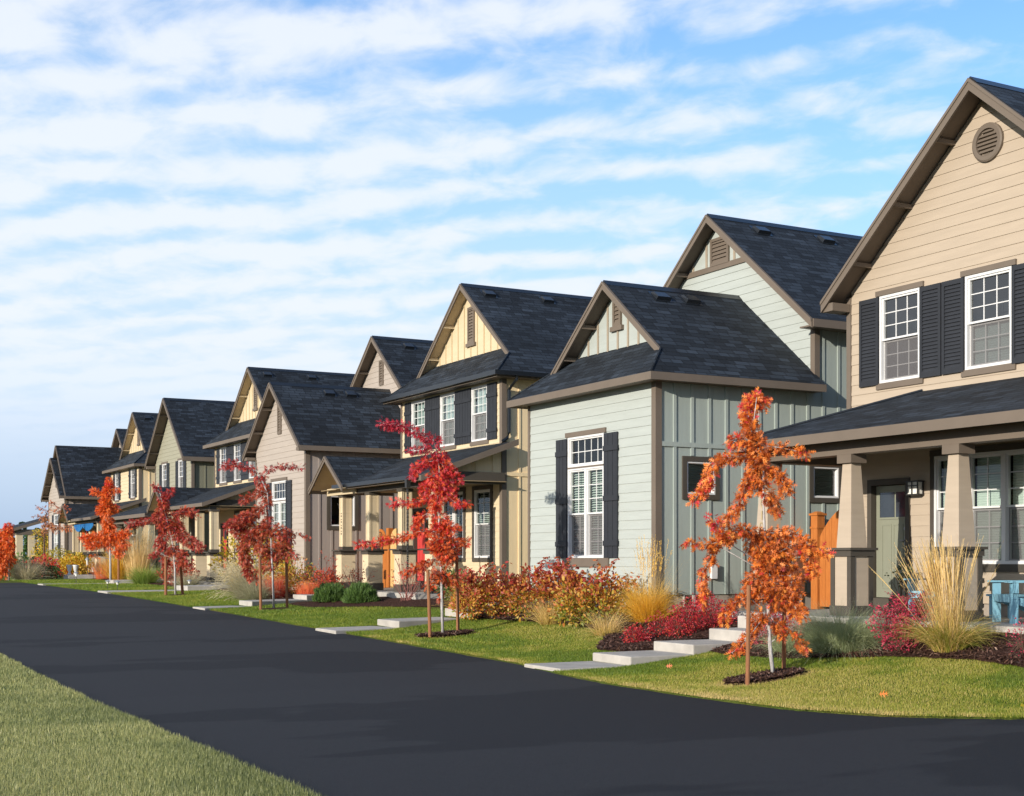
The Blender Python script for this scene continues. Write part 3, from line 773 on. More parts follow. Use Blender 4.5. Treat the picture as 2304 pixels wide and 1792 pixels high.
# ---------------------------------------------------------------- kind A: two storeys, gable to the street, hipped porch
def house_A(dy, label, key, front, side, near=True, doorcol=(0.22, 0.225, 0.165)):
    T = empty('house', (17, 15.35 + dy, .6)); tag(T, label, 'house')
    mF, mS = paint(key, front, side); Y = lambda y: y + dy
    x = 16.87; yl, yr = 18.47, 12.22; yc = 15.35; zr = 9.03; ze = 6.13; half = 3.37; slope = (zr - ze) / half
    M = MX(x)
    def zw(y): return zr - slope * abs(y - yc) - .07
    Y0 = dy
    poly = [(yr + Y0, .9), (yl + Y0, .9), (yl + Y0, zw(yl)), (yc + Y0, zr - .07), (yr + Y0, zw(yr))]
    ups = [(16.82, 17.76), (14.91, 15.85)]
    if not near: ups = [(16.35, 17.25), (13.45, 14.35)]
    H = [(a + Y0, b + Y0, 4.6, 6.09) for a, b in ups]
    H += [(17.15 + Y0, 17.95 + Y0, .72, 2.88), (14.36 + Y0, 16.51 + Y0, 1.52, 3.27)]
    lap_wall(T, M, poly, H, mF, base=.9 - LAP * 2)
    fb = MB(); fb.box(x + .03, 27, yr + .02 + Y0, yl - .02 + Y0, .2, .9); fb.build('foundation', M_FOUND, T)
    # the side that faces the camera's right neighbour, the far side and the back
    batten_wall(T, MY(yr + Y0), [(x, .9), (27, .9), (27, zw(yr)), (x, zw(yr))], [], mS)
    b = MB(); b.face([(x, yl + Y0, .9), (27, yl + Y0, .9), (27, yl + Y0, zw(yl)), (x, yl + Y0, zw(yl))])
    b.face([(27, yr + Y0, .9), (27, yl + Y0, .9), (27, yl + Y0, zw(yl)), (27, yc + Y0, zr - .07), (27, yr + Y0, zw(yr))]); b.build('wall', mS, T, recalc=False)
    ro = gable_roof(T, 16.43, 27.4, yc + Y0, half, zr, ze)
    tr = MB(); rake(tr, 16.39, yc + Y0, half + .01, zr, slope, .185)
    for sg in (-1, 1):
        ye = yc + Y0 + sg * half
        tr.box(16.432, 27.4, min(ye, ye + sg * .03), max(ye, ye + sg * .03), ze - .2, ze - .012)
        # boxed return under the eave corner
        w0, w1 = sorted((ye - sg * .004, (yl if sg > 0 else yr) + Y0 + sg * .001))
        tr.box(16.434, x - .04, w0, w1, ze - .199, ze - .06)
    for k in (.22, .5, .78):
        for sg in (-1, 1):
            y = yc + Y0 + sg * half * k; z = zr - slope * half * k; tr.box(16.432, x - .001, y - .03, y + .03, z - .155, z - .085)
    tr.build('barge_board', M_TRIM, T)
    cb = MB()
    cb.box(x - .03, x, yl + Y0 - .005, yl + .1 + Y0, .9, ze + .05); cb.box(x, x + .1, yl + .0 + Y0, yl + .1 + Y0, .9, ze + .05)
    cb.build('corner_board', M_TRIM, T); cb = MB(); cb.box(x - .03, x, yr - .1 + Y0, yr + .005 + Y0, .9, ze + .05); cb.box(x, x + .1, yr - .1 + Y0, yr + Y0 - .025, .9, ze + .05)
    cb.build('corner_board', M_TRIM, T)
    for i, (a, b_) in enumerate(ups):
        window(T, M, a + Y0, b_ + Y0, 4.6, 6.09, meet=5.345, gtop=(3, 3), blind=('none' if i == 0 else 'lower') if near else 'lower', glass=M_GLASS_SKY, head=(.08, .09), sill=(.07, .105), detail=near)
        sw = .46 if near else .4
        shutter(T, M, b_ + .012 + Y0, b_ + sw + .012 + Y0, 4.58, 6.08); shutter(T, M, a - sw - .012 + Y0, a - .012 + Y0, 4.58, 6.08)
    round_vent(T, M, 15.38 + Y0, 8.1, .3, M_TRIM)
    # porch
    zf = .71
    fl = MB(); fl.box(14.4, x - .03, 11.6 + Y0, 18.9 + Y0, .1, zf); f_o = fl.build('porch_floor', M_CONC, T)
    d = door(T, M, 17.15 + Y0, 17.95 + Y0, .93, 2.86, material('door_' + key, doorcol, .5, .04, 2, 0, 1, .35), sill_z=.72)
    window(T, M, 14.36 + Y0, 16.51 + Y0, 1.52, 3.27, units=3, meet=2.42, gtop=(2, 3), gbot=(2, 3), blind='shade', screen=True, glass=M_GLASS, head=(.08, .1), sill=(.07, .12), casing=.075, casing_mat=M_TRIMD)
    lantern(T, M, 16.86 + Y0, 2.77)
    xe, zt, zwall = 14.6, 3.575, 4.37; yle, yre = 19.05, 11.3; run = x - xe
    pr = MB()
    pr.roof([(xe, yre + Y0, zt), (xe, yle + Y0, zt), (x - .002, yle - run + Y0, zwall), (x - .002, yre + run + Y0, zwall)], .03)
    pr.roof([(xe, yle + Y0, zt), (x - .002, yle + Y0, zt), (x - .002, yle - run + Y0, zwall)], .03)
    pr.roof([(xe, yre + Y0, zt), (x - .002, yre + run + Y0, zwall), (x - .002, yre + Y0, zt)], .03)
    for ysg, ye in ((1, yle), (-1, yre)):
        pr.tube([(xe, ye + Y0, zt + .006), (x - .01, ye - ysg * run + Y0, zwall + .006)], .03, 6, 1)
    pr.build('porch_roof', ROOF_M, T, recalc=False)
    pf = MB()
    pf.box(xe - .028, xe, yre - .028 + Y0, yle + .028 + Y0, zt - .165, zt - .008); pf.box(xe + .001, x, yle + Y0, yle + .028 + Y0, zt - .165, zt - .008); pf.box(xe + .001, x, yre - .028 + Y0, yre + Y0, zt - .165, zt - .008)
    pf.build('porch_fascia', M_TRIM, T)
    ce = MB(); ce.box(xe + .004, x - .035, yre + .004 + Y0, yle - .004 + Y0, zt - .13, zt - .1); ce.build('porch_ceiling', M_TRIMD, T)
    be = MB(); be.box(14.93, 15.2, 11.75 + Y0, 18.82 + Y0, 3.235, zt - .132); be.box(15.203, x - .035, 18.55 + Y0, 18.82 + Y0, 3.237, zt - .132); be.box(15.203, x - .035, 11.75 + Y0, 12.0 + Y0, 3.237, zt - .132)
    be.build('porch_beam', M_TRIM, T)
    for yc_ in (18.54, 16.51, 14.31, 12.2):
        cx, cy = 15.08, yc_ + Y0
        c = MB(); c.frustum(cx, cy, 1.775, 3.1, .165, .098); co = c.build('column', mF, T)
        q = MB(); q.frustum(cx, cy, 3.1, 3.233, .16, .16); q.build('capital', M_TRIM, co)
        p = MB(); p.frustum(cx, cy, .86, 1.64, .212, .212); p.build('pedestal', mF, co)
        q = MB()
        for sx in (-1, 1):
            for sy in (-1, 1):
                X0, X1 = sorted((cx + sx * .231, cx + sx * .145)); Y1, Y2 = sorted((cy + sy * .231, cy + sy * .145)); q.box(X0, X1, Y1, Y2, .87, 1.64)
        q.frustum(cx, cy, .712, .869, .242, .242); q.build('pedestal_trim', M_TRIMD, co)
        q = MB(); q.frustum(cx, cy, 1.641, 1.735, .25, .25); q.frustum(cx, cy, 1.7351, 1.774, .285, .285); q.build('cap', M_TRIMD, co)
    return T

# ---------------------------------------------------------------- kind B: one-storey wing before a tall rear block
def house_B(dy, label, key, front, side, dutch, shut='board3', rear_dy=0.0, ridge=7.27, tall=False, near=True, wintint=None, batten_trim=None):
    T = empty('house', (16, 23.88 + dy, .6)); tag(T, label, 'house')
    mF, mS = paint(key, front, side); Y0 = dy
    x, yr, yl = 14.77, 21.45, 26.3; yc = (yr + yl) / 2; ov = .34
    zeave = 5.065; half = (yl - yr) / 2 + ov; slope = (ridge - zeave) / half
    M = MX(x); xb = 18.6
    ztop = 4.93
    if dutch: poly = [(yr + Y0, .92), (yl + Y0, .92), (yl + Y0, ztop), (yr + Y0, ztop)]
    else: poly = [(yr + Y0, .92), (yl + Y0, .92), (yl + Y0, zeave + slope * ov - .06), (yc + Y0, ridge - .06), (yr + Y0, zeave + slope * ov - .06)]
    H = [(23.24 + Y0, 24.63 + Y0, 1.62, 4.11)]
    lap_wall(T, M, poly, H, mF, base=.92)
    fb = MB(); fb.box(x + .03, 27, yr + .03 + Y0, yl - .03 + Y0, .1, .92); fb.build('foundation', M_FOUND, T)
    if near:
        for a in (15.42, 15.66, 18.05):
            v = MB(); v.box(a, a + .19, yr + .012 + Y0, yr + .027 + Y0, .72, .89); v.build('foundation_vent', M_METAL, T)
            fr = MB(); fr.box(a - .025, a - .001, yr - .02 + Y0, yr + .026 + Y0, .70, .91); fr.box(a + .191, a + .215, yr - .02 + Y0, yr + .026 + Y0, .70, .91); fr.box(a - .025, a + .215, yr - .02 + Y0, yr + .026 + Y0, .685, .70); fr.build('vent_frame', M_CONC, T)
    # side walls: board and batten with a belt
    SY = MY(yr + Y0)
    wins = [(15.46, 16.12, 2.83, 3.45), (18.56, 19.22, 2.83, 3.45)] if near else [(15.55, 16.35, 2.62, 3.55)]
    cz = .1 if near else .12
    hs = [(a - .002, b + .002, c, d) for a, b, c, d in wins]
    batten_wall(T, SY, [(x, .92), (xb, .92), (xb, ztop), (x, ztop)], [(a - cz, b + cz, c - cz, d + cz) for a, b, c, d in hs if a < xb - .5], mS, a_start=x + .42, belts=[(3.72, 3.81)])
    batten_wall(T, SY, [(xb, .92), (27, .92), (27, 6.2), (xb, 6.2)], [(a - cz, b + cz, c - cz, d + cz) for a, b, c, d in hs if a >= xb - .5], mS, a_start=xb + .23, belts=[(3.72, 3.81)])
    for a, b, c, d in hs:
        fill = MB(); 
        window(T, SY, a, b, c, d, gtop=(1, 1), blind='slats' if near else 'none', screen=False, glass=M_GLASS_SKY if near else M_GLASS, casing=cz, casing_mat=M_TRIMD)
    if near:
        mbx = MB(); mbx.box(16.0, 16.13, yr - .09 + Y0, yr - .023 + Y0, 1.22, 1.5); mbx.build('outlet_box', M_WHITE, T)
        mbx = MB(); mbx.box(18.02, 18.22, yr - .16 + Y0, yr - .023 + Y0, .95, 1.62); mbx.build('meter_box', material('meter_brown', (.13, .07, .045), .6, .1), T)
    back = MB(); back.face([(x, yl + Y0, .92), (xb, yl + Y0, .92), (xb, yl + Y0, ztop), (x, yl + Y0, ztop)])
    # wing roof
    rf = MB(); E = lambda y: y + Y0
    yer, yel = yc - half, yc + half; xe = x - ov
    if dutch:
        gx = 15.15; gw = 15.5; zg = zeave + slope * (gw - xe)
        d0 = gx - xe; zc = zeave + slope * d0
        d1 = gw - xe
        for sg, ye in ((-1, yer), (1, yel)):
            yi = ye - sg * d0; yi1 = ye - sg * d1
            rf.roof([(xe, E(ye), zeave), (xb, E(ye), zeave), (xb, E(yc), ridge), (gx, E(yc), ridge), (gx, E(yi), zc)], .05)
            rf.tube([(xe, E(ye), zeave + .0), (gx - .03, E(yi) + sg * .03, zc - .018)], .028, 6, 0)
        rf.roof([(xe, E(yer), zeave), (gx, E(yer + d0), zc), (gw, E(yer + d1), zg), (gw, E(yel - d1), zg), (gx, E(yel - d0), zc), (xe, E(yel), zeave)], .05)
    else:
        gx = xe
        for sg, ye in ((-1, yer), (1, yel)):
            rf.roof([(xe, E(ye), zeave), (xb, E(ye), zeave), (xb, E(yc), ridge), (xe, E(yc), ridge)], .05)
    rf.solid([(gx - .01, E(yc - .13), ridge - .13 * slope + .012), (xb, E(yc - .13), ridge - .13 * slope + .012), (xb, E(yc), ridge + .022), (gx - .01, E(yc), ridge + .022), (xb, E(yc + .13), ridge - .13 * slope + .012), (gx - .01, E(yc + .13), ridge - .13 * slope + .012), (gx - .01, E(yc), ridge - .02), (xb, E(yc), ridge - .02)],
             [(0, 1, 2, 3), (3, 2, 4, 5), (0, 3, 6), (3, 5, 6), (0, 6, 7, 1), (5, 4, 7, 6), (1, 7, 2), (2, 7, 4)], 1)
    ro = rf.build('roof', ROOF_M, T, recalc=False)
    tr = MB()
    tr.box(xe - (.0 if not dutch else .03), xb, E(yer) - .03, E(yer), zeave - .155, zeave - .01); tr.box(xe - (.0 if not dutch else .03), xb, E(yel), E(yel) + .03, zeave - .155, zeave - .01)
    if dutch:
        tr.box(xe - .03, xe, E(yer) + .001, E(yel) - .001, zeave - .155, zeave - .01)
        tr.box(xe + .001, xb, E(yer) + .001, E(yr) + .05, zeave - .14, zeave - .11); tr.box(xe + .001, xb, E(yl) - .05, E(yel) - .001, zeave - .14, zeave - .11); tr.box(xe + .001, x + .05, E(yr) + .051, E(yl) - .051, zeave - .14, zeave - .11)
        hw = (half - d0)
        rake(tr, gx - .04, E(yc), hw + .02, ridge, slope, .16)
        for k in (.42, .78):
            for sg in (-1, 1):
                y = E(yc) + sg * hw * k; z = ridge - slope * hw * k; tr.box(gx, gw, y - .035, y + .035, z - .165, z - .085)
        zb = zg - .03; hb = (ridge - zb) / slope - .06
        gpoly = [(E(yc) - hb, zb), (E(yc) + hb, zb), (E(yc), ridge - .08)]
        batten_wall(T, MX(gw), gpoly, [(E(yc) - .15, E(yc) + .15, 6.38, 7.02)], [mF, batten_trim or mF], pitch=.38, a_start=E(yc) - .38 * 4, bw=.05, bmi=1)
        gable_vent(T, MX(gw), E(yc) - .15, E(yc) + .15, 6.38, 7.02, M_TRIM, sill=True)
    else:
        rake(tr, xe - .04, E(yc), half + .02, ridge, slope, .16)
        for sg, ye in ((-1, yer), (1, yel)):
            w0, w1 = sorted((E(ye), E(yr if sg < 0 else yl))); tr.box(xe + .001, x - .03, w0 + .001, w1 - .001, zeave - .154, zeave - .05)
        tr.box(x, xb, E(yer) + .001, E(yr) + .05, zeave - .14, zeave - .11); tr.box(x, xb, E(yl) - .05, E(yel) - .001, zeave - .14, zeave - .11)
        for k in (.3, .62, .88):
            for sg in (-1, 1):
                y = E(yc) + sg * half * k; z = ridge - slope * half * k; tr.box(xe, x, y - .035, y + .035, z - .16, z - .08)
        gable_vent(T, M, E(yc) - .17, E(yc) + .17, 5.62, 6.62 if not tall else 6.4, M_TRIM)
    tr.build('eave_trim', M_TRIM, T)
    cb = MB(); corner_board(cb, x, E(yr), .92, ztop); cb.build('corner_board', M_TRIM, T); cb = MB(); cb.box(x - .03, x, E(yl) - .06, E(yl) + .02, .92, ztop); cb.build('corner_board', M_TRIM, T)
    window(T, M, 23.24 + Y0, 24.63 + Y0, 1.62, 4.11, units=2, meet=2.53, gtop=(2, 3), gbot=(2, 3), blind='slats' if near or not tall else 'shade', transom=(3.42, 3.525, 5, 2), head=(.08, .10), sill=(.18, .15))
    shutter(T, M, 24.65 + Y0, 25.09 + Y0, 1.62, 4.09, shut); shutter(T, M, 22.72 + Y0, 23.22 + Y0, 1.62, 4.09, shut)
    if near or not tall:
        roof_vent(T, 16.3, E(yc), .36, ridge, slope); roof_vent(T, 17.05, E(yc), .36, ridge, slope)
    if tall:   # a taller gable rises just behind the front one
        r2 = 8.0; h2 = 2.9; s2 = (r2 - 5.03) / h2; x2 = 14.72
        t2 = MB()
        for sg in (-1, 1): t2.roof([(x2, E(yc), r2), (xb + 5, E(yc), r2), (xb + 5, E(yc) + sg * h2, r2 - s2 * h2), (x2, E(yc) + sg * h2, r2 - s2 * h2)], .05)
        t2.build('roof', ROOF_M, T, recalc=False)
        t3 = MB(); rake(t3, x2 - .04, E(yc), h2 + .02, r2, s2, .16); t3.box(x2, xb + 5, E(yc) - h2 - .03, E(yc) - h2, r2 - s2 * h2 - .16, r2 - s2 * h2 - .01); t3.build('eave_trim', M_TRIM, T)
        t4 = MB(); t4.face([(x2 + .3, E(yc) - h2 + .2, 5.1), (x2 + .3, E(yc) + h2 - .2, 5.1), (x2 + .3, E(yc), r2 - .07)]); t4.build('wall', siding('gable_amber', (.50, .36, .17)), T, recalc=False)
    # rear block
    E2 = lambda y: y + Y0 + rear_dy
    ry, rz, rze, rh = 24.52, 9.14, 6.35, 3.44; rs = (rz - rze) / rh; rl = 27.6
    zwr = rz - rs * (ry - yr) - .07; zwl = rz - rs * (rl - ry) - .07
    RM = MX(xb)
    rpoly = [(E(yr), 4.8), (E2(rl), 4.8), (E2(rl), zwl), (E2(ry), rz - .07), (E(yr), zwr)]
    if dutch:
        band = 8.02
        low = clip(rpoly, 1, band, True); up = clip(rpoly, 1, band, False)
        lap_wall(T, RM, low, [], mF, base=4.8)
        batten_wall(T, RM, up, [(E2(ry) - .33, E2(ry) + .33, 8.09, 8.66)], [mF, batten_trim or mF], pitch=.5, a_start=E2(ry) - 1.0, bw=.06, bmi=1)
        bt = MB(); hw = (rz - band) / rs; bt.bm(RM, E2(ry) - hw + .1, E2(ry) + hw - .1, band - .05, band + .07, 0, .04); bt.build('band_board', M_TRIM, T)
        gable_vent(T, RM, E2(ry) - .33, E2(ry) + .33, 8.075, 8.68, M_TRIM)
    else:
        lap_wall(T, RM, rpoly, [], mF, base=4.8)
        gable_vent(T, RM, E2(ry) - .17, E2(ry) + .17, 7.5, 8.35, M_TRIM)
    gable_roof(T, 18.24, 28, E2(ry), rh, rz, rze)
    t5 = MB(); rake(t5, 18.2, E2(ry), rh + .01, rz, rs, .17)
    for sg in (-1, 1):
        ye = E2(ry) + sg * rh; t5.box(18.242, 28, min(ye, ye + sg * .03), max(ye, ye + sg * .03), rze - .17, rze - .012)
        w0, w1 = sorted((ye, E(yr) if sg < 0 else E2(rl))); t5.box(18.244, 28, w0 + .001, w1 + .02, rze - .15, rze - .12)
    for k in (.35, .7):
        for sg in (-1, 1):
            y = E2(ry) + sg * rh * k; z = rz - rs * rh * k; t5.box(18.242, xb - .001, y - .035, y + .035, z - .16, z - .08)
    t5.build('eave_trim', M_TRIM, T)
    cb2 = MB(); corner_board(cb2, xb, E(yr) - .024, 5.15, rze - .1, .1); cb2.build('corner_board', M_TRIM, T)
    back.face([(xb, E2(rl), .92), (27, E2(rl), .92), (27, E2(rl), zwl), (xb, E2(rl), zwl)]); back.face([(27, E(yr), .92), (27, E2(rl), .92), (27, E2(rl), zwl), (27, E2(ry), rz - .07), (27, E(yr), zwr)])
    back.face([(xb, E2(rl), .92), (xb, E(yl), .92), (xb, E(yl), 5), (xb, E2(rl), 5)])
    back.build('wall', mS, T, recalc=False)
    for vx in (19.4, 21.25): roof_vent(T, vx, E2(ry), .4, rz, rs)
    return T

# ---------------------------------------------------------------- kind C: two storeys, Dutch gable, shed porch with a small gable
def house_C(dy, label, key, front, side, gutters=False, near=True, batten_trim=None, doorcol=(0.52, 0.05, 0.045), one_window=False):
    T = empty('house', (17, 34.95 + dy, .6)); tag(T, label, 'house')
    mF, mS = paint(key, front, side); E = lambda y: y + dy
    x, yr, yl, yc = 17.0, 31.7, 38.1, 34.95; ov = .4; zeave = 6.43; ridge = 9.37
    half = 3.65; slope = (ridge - zeave) / half; xe = x - .36
    M = MX(x)
    ups = [(32.51, 33.44), (34.45, 35.4), (36.40, 37.36)]
    if one_window: ups = [(32.6, 33.5), (36.2, 37.1)]
    H = [(E(a), E(b), 4.77, 6.24) for a, b in ups]
    low = [(32.33, 33.27, 1.63, 3.45), (33.92, 35.22, 1.63, 3.45)]
    H += [(E(a), E(b), c, d) for a, b, c, d in low] + [(E(36.35), E(37.16), .73, 3.0)]
    lap_wall(T, M, [(E(yr), .9), (E(yl), .9), (E(yl), 6.3), (E(yr), 6.3)], H, mF, base=.9)
    fb = MB(); fb.box(x + .03, 27, E(yr) + .03, E(yl) - .03, .1, .9); fb.build('foundation', M_FOUND, T)
    batten_wall(T, MY(E(yr)), [(x, .9), (27, .9), (27, 6.3), (x, 6.3)], [], mS, pitch=.61 if near else .9, a_start=x + .5, belts=[(3.76, 3.86)])
    b = MB(); b.face([(x, E(yl), .9), (27, E(yl), .9), (27, E(yl), 6.3), (x, E(yl), 6.3)]); b.face([(27, E(yr), .9), (27, E(yl), .9), (27, E(yl), 6.3), (27, E(yc), ridge - .1), (27, E(yr), 6.3)]); b.build('wall', mS, T, recalc=False)
    gx, gw = 17.42, 17.76; d0 = gx - xe; d1 = gw - xe; zc = zeave + slope * d0; zg = zeave + slope * d1
    rf = MB()
    for sg in (-1, 1):
        ye = yc + sg * half; yi = ye - sg * d0
        rf.roof([(xe, E(ye), zeave), (27.3, E(ye), zeave), (27.3, E(yc), ridge), (gx, E(yc), ridge), (gx, E(yi), zc)], .05)
        rf.tube([(xe, E(ye), zeave + .0), (gx - .03, E(yi) + sg * .03, zc - .018)], .028, 6, 0)
    rf.roof([(xe, E(yc - half), zeave), (gx, E(yc - half + d0), zc), (gw, E(yc - half + d1), zg), (gw, E(yc + half - d1), zg), (gx, E(yc + half - d0), zc), (xe, E(yc + half), zeave)], .05)
    rf.solid([(gx - .01, E(yc - .14), ridge - .14 * slope + .012), (27.3, E(yc - .14), ridge - .14 * slope + .012), (27.3, E(yc), ridge + .022), (gx - .01, E(yc), ridge + .022), (27.3, E(yc + .14), ridge - .14 * slope + .012), (gx - .01, E(yc + .14), ridge - .14 * slope + .012), (gx - .01, E(yc), ridge - .02), (27.3, E(yc), ridge - .02)],
             [(0, 1, 2, 3), (3, 2, 4, 5), (0, 3, 6), (3, 5, 6), (0, 6, 7, 1), (5, 4, 7, 6), (1, 7, 2), (2, 7, 4)], 1)
    rf.build('roof', ROOF_M, T, recalc=False)
    tr = MB(); yer, yel = E(yc - half), E(yc + half)
    tr.box(xe - .03, xe, yer - .03, yel + .03, zeave - .15, zeave - .01); tr.box(xe + .001, 27.3, yer - .03, yer, zeave - .15, zeave - .01); tr.box(xe + .001, 27.3, yel, yel + .03, zeave - .15, zeave - .01)
    tr.box(xe + .001, x + .05, yer + .001, yel - .001, zeave - .14, zeave - .11); tr.box(x + .051, 27.3, yer + .001, E(yr) + .05, zeave - .14, zeave - .11); tr.box(x + .051, 27.3, E(yl) - .05, yel - .001, zeave - .14, zeave - .11)
    hw = half - d0
    rake(tr, gx - .04, E(yc), hw + .02, ridge, slope, .16)
    tr.build('eave_trim', M_TRIM, T)
    so = MB()
    for k in (.4, .75):
        for sg in (-1, 1):
            y = E(yc) + sg * hw * k; z = ridge - slope * hw * k; so.box(gx, gw, y - .035, y + .035, z - .165, z - .085)
    for sg in (-1, 1):
        so.prism([(gx + .001, E(yc), ridge - .055), (gx + .001, E(yc) + sg * (hw + .25), ridge - .055 - slope * (hw + .25)), (gx + .001, E(yc) + sg * (hw + .25), ridge - .075 - slope * (hw + .25)), (gx + .001, E(yc), ridge - .075)], (gw - gx - .002, 0, 0))
    so.build('gable_soffit', siding(key + '_soffit', tuple(v * .9 for v in front)), T)
    zb = zg - .03; hb = (ridge - zb) / slope - .06
    batten_wall(T, MX(gw), [(E(yc) - hb, zb), (E(yc) + hb, zb), (E(yc), ridge - .08)], [(E(yc) - .2, E(yc) + .2, 7.72, 8.74)], [mF, batten_trim or mF], pitch=.405, a_start=E(yc) - .405 * 5 + .05, bw=.04, bmi=1)
    gable_vent(T, MX(gw), E(yc) - .2, E(yc) + .2, 7.72, 8.74, M_TRIM, sill=True)
    if gutters:
        g = MB()
        g.box(xe - .14, xe - .031, yer - .14, yel + .05, zeave - .11, zeave + .005); g.box(xe - .03, 27, yer - .14, yer - .031, zeave - .11, zeave + .005)
        g.build('gutter', M_GUTTER, T)
        dp = MB(); px_, py_ = x + .16, E(yr) - .07
        dp.tube([(px_, yer - .08, zeave - .1), (px_, yer - .08, zeave - .2), (px_, py_, zeave - .42), (px_, py_, 4.9), (px_ - .05, py_, 4.75), (px_ - .2, py_ - .02, 4.66), (px_ - .22, py_ - .02, 4.58)], .045, 8); dp.build('downspout', M_GUTTER, T)
    cb = MB(); corner_board(cb, x, E(yr), .9, zeave - .14); cb.build('corner_board', M_TRIM, T); cb = MB(); cb.box(x - .03, x, E(yl) - .06, E(yl) + .03, .9, zeave - .14); cb.build('corner_board', M_TRIM, T)
    for a, b_ in ups:
        window(T, M, E(a), E(b_), 4.77, 6.24, meet=5.52, gtop=(3, 3), blind='shade' if near else 'lower', glass=M_GLASS_SKY, sill=(.07, .11), detail=near)
    if one_window:
        for a, b_ in ups: shutter(T, M, E(b_) + .012, E(b_) + .38, 4.75, 6.24, 'board2'); shutter(T, M, E(a) - .38, E(a) - .012, 4.75, 6.24, 'board2')
    else:
        for s0, s1 in ((31.97, 32.5), (33.455, 33.94), (33.945, 34.44), (35.415, 35.9), (35.905, 36.39), (37.37, 37.82)): shutter(T, M, E(s0), E(s1), 4.75, 6.24, 'board2')
    for i, (a, b_, c, d) in enumerate(low):
        window(T, M, E(a), E(b_), c, d, units=1 if i == 0 else 2, meet=2.54, gtop=(2, 3), gbot=(2, 3), blind='slats', casing=.11, casing_mat=M_TRIMD)
    door(T, M, E(36.35), E(37.16), .95, 2.98, material('door_' + key, doorcol, .45, .03, 2, 0, 1, .35), sill_z=.73)
    lantern(T, M, E(35.95), 2.88, .2, .3)
    # porch
    zf = .73
    fl = MB(); fl.box(14.3, x - .03, E(31.0), E(38.6), .1, zf); fl.build('porch_floor', M_CONC, T)
    pe, zt, zwall = 14.5, 3.70, 4.62; yR, yL = 31.3, 38.4
    pr = MB(); pr.roof([(pe, E(yR), zt), (pe, E(36.3), zt), (x - .002, E(36.3), zwall), (x - .002, E(yR), zwall)], .04); pr.roof([(15.5, E(36.3), zt + .368), (15.5, E(yL), zt + .368), (x - .002, E(yL), zwall), (x - .002, E(36.3), zwall)], .04)
    gy, gh, gz, gpx = 37.46, 1.3, 4.56, 14.32; gs = (gz - 3.66) / gh
    for sg in (-1, 1): pr.roof([(gpx, E(gy), gz), (x - .002, E(gy), gz), (x - .002, E(gy) + sg * gh, gz - gs * gh), (gpx, E(gy) + sg * gh, gz - gs * gh)], .04, 3)
    pr.build('porch_roof', ROOF_M + [siding(key + '_panel', tuple(v * .9 for v in front))], T, recalc=False)
    ps = (zwall - zt) / (x - pe)
    pt = MB()
    pt.box(pe - .028, pe, E(yR), E(36.3), zt - .14, zt - .008)
    pt.prism([(pe - .028, E(yR) - .03, zt - .01), (x + .25, E(yR) - .03, zt - .01 + ps * (x + .25 - pe)), (x + .25, E(yR) - .03, zt - .17 + ps * (x + .25 - pe)), (pe - .028, E(yR) - .03, zt - .16)], (0, .029, 0))
    rake(pt, gpx - .04, E(gy), gh + .02, gz, gs, .15)
    pt.box(gpx, x, E(gy + gh), E(gy + gh) + .028, gz - gs * gh - .14, gz - gs * gh - .01)
    pt.build('porch_fascia', M_TRIM, T)
    gi = MB(); gi.prism([(15.2, E(gy) - gh + .1, 3.66), (15.2, E(gy) + gh - .1, 3.66), (15.2, E(gy), gz - .1)], (.05, 0, 0)); gi.box(14.76, 14.81, E(36.3), E(38.5), 3.45, 3.659); gi.build('gable_panel', siding(key + '_panel', tuple(v * .9 for v in front)), T)
    ce = MB(); ce.box(pe + .02, x - .035, E(yR) + .1, E(yL) - .05, zt - .12, zt - .1); ce.build('porch_ceiling', siding(key + '_ceiling', (.30, .22, .12)), T)
    be = MB(); be.box(14.82, 15.08, E(31.45), E(37.85), 3.45, zt - .122); be.box(15.083, x - .035, E(31.48), E(31.72), 3.53, 3.83); be.build('porch_beam', M_TRIMD, T)
    pn = MB(); pn.prism([(15.1, E(31.7), 3.831), (x - .035, E(31.7), 3.831), (x - .035, E(31.7), zt - .06 + ps * (x - pe)), (15.1, E(31.7), zt - .06 + ps * (15.1 - pe))], (0, .04, 0))
    for q in (15.7, 16.2, 16.7): pn.box(q, q + .03, E(31.68), E(31.699), 3.832, zt - .08 + ps * (q - pe))
    pn.build('gable_panel', mS, T)
    if gutters:
        g = MB(); g.box(pe - .14, pe - .03, E(31.4), E(37.1), zt - .10, zt + .0); g.build('gutter', M_GUTTER, T)
        rc = MB(); rc.frustum(pe - .085, E(31.95) , zt - .3, zt - .1, .05, .06)
        z = zt - .32
        k = 0
        while z > .85:
            if k % 2: rc.box(pe - .10, pe - .07, E(31.925), E(31.975), z - .045, z)
            else: rc.box(pe - .11, pe - .06, E(31.935), E(31.965), z - .045, z)
            z -= .05; k += 1
        rc.build('rain_chain', M_METAL, T)
    for cy0 in (37.62, 35.62, 33.42, 31.5):
        cx, cy = 15.0, E(cy0)
        c = MB(); c.box(cx - .13, cx + .13, cy - .13, cy + .13, 1.955, 3.38); c.box(cx - .142, cx - .131, cy - .142, cy - .09, 1.96, 3.375); c.box(cx - .142, cx - .131, cy + .09, cy + .142, 1.96, 3.375)
        c.box(cx - .142, cx - .09, cy - .142, cy - .131, 1.96, 3.375); c.box(cx + .09, cx + .142, cy - .142, cy - .131, 1.96, 3.375)
        co = c.build('column', mF, T)
        q = MB(); q.frustum(cx, cy, .93, 1.73, .215, .215); q.build('pedestal', mF, co)
        q = MB(); q.frustum(cx, cy, 3.381, 3.45, .17, .17); q.build('capital', M_TRIMD, co)
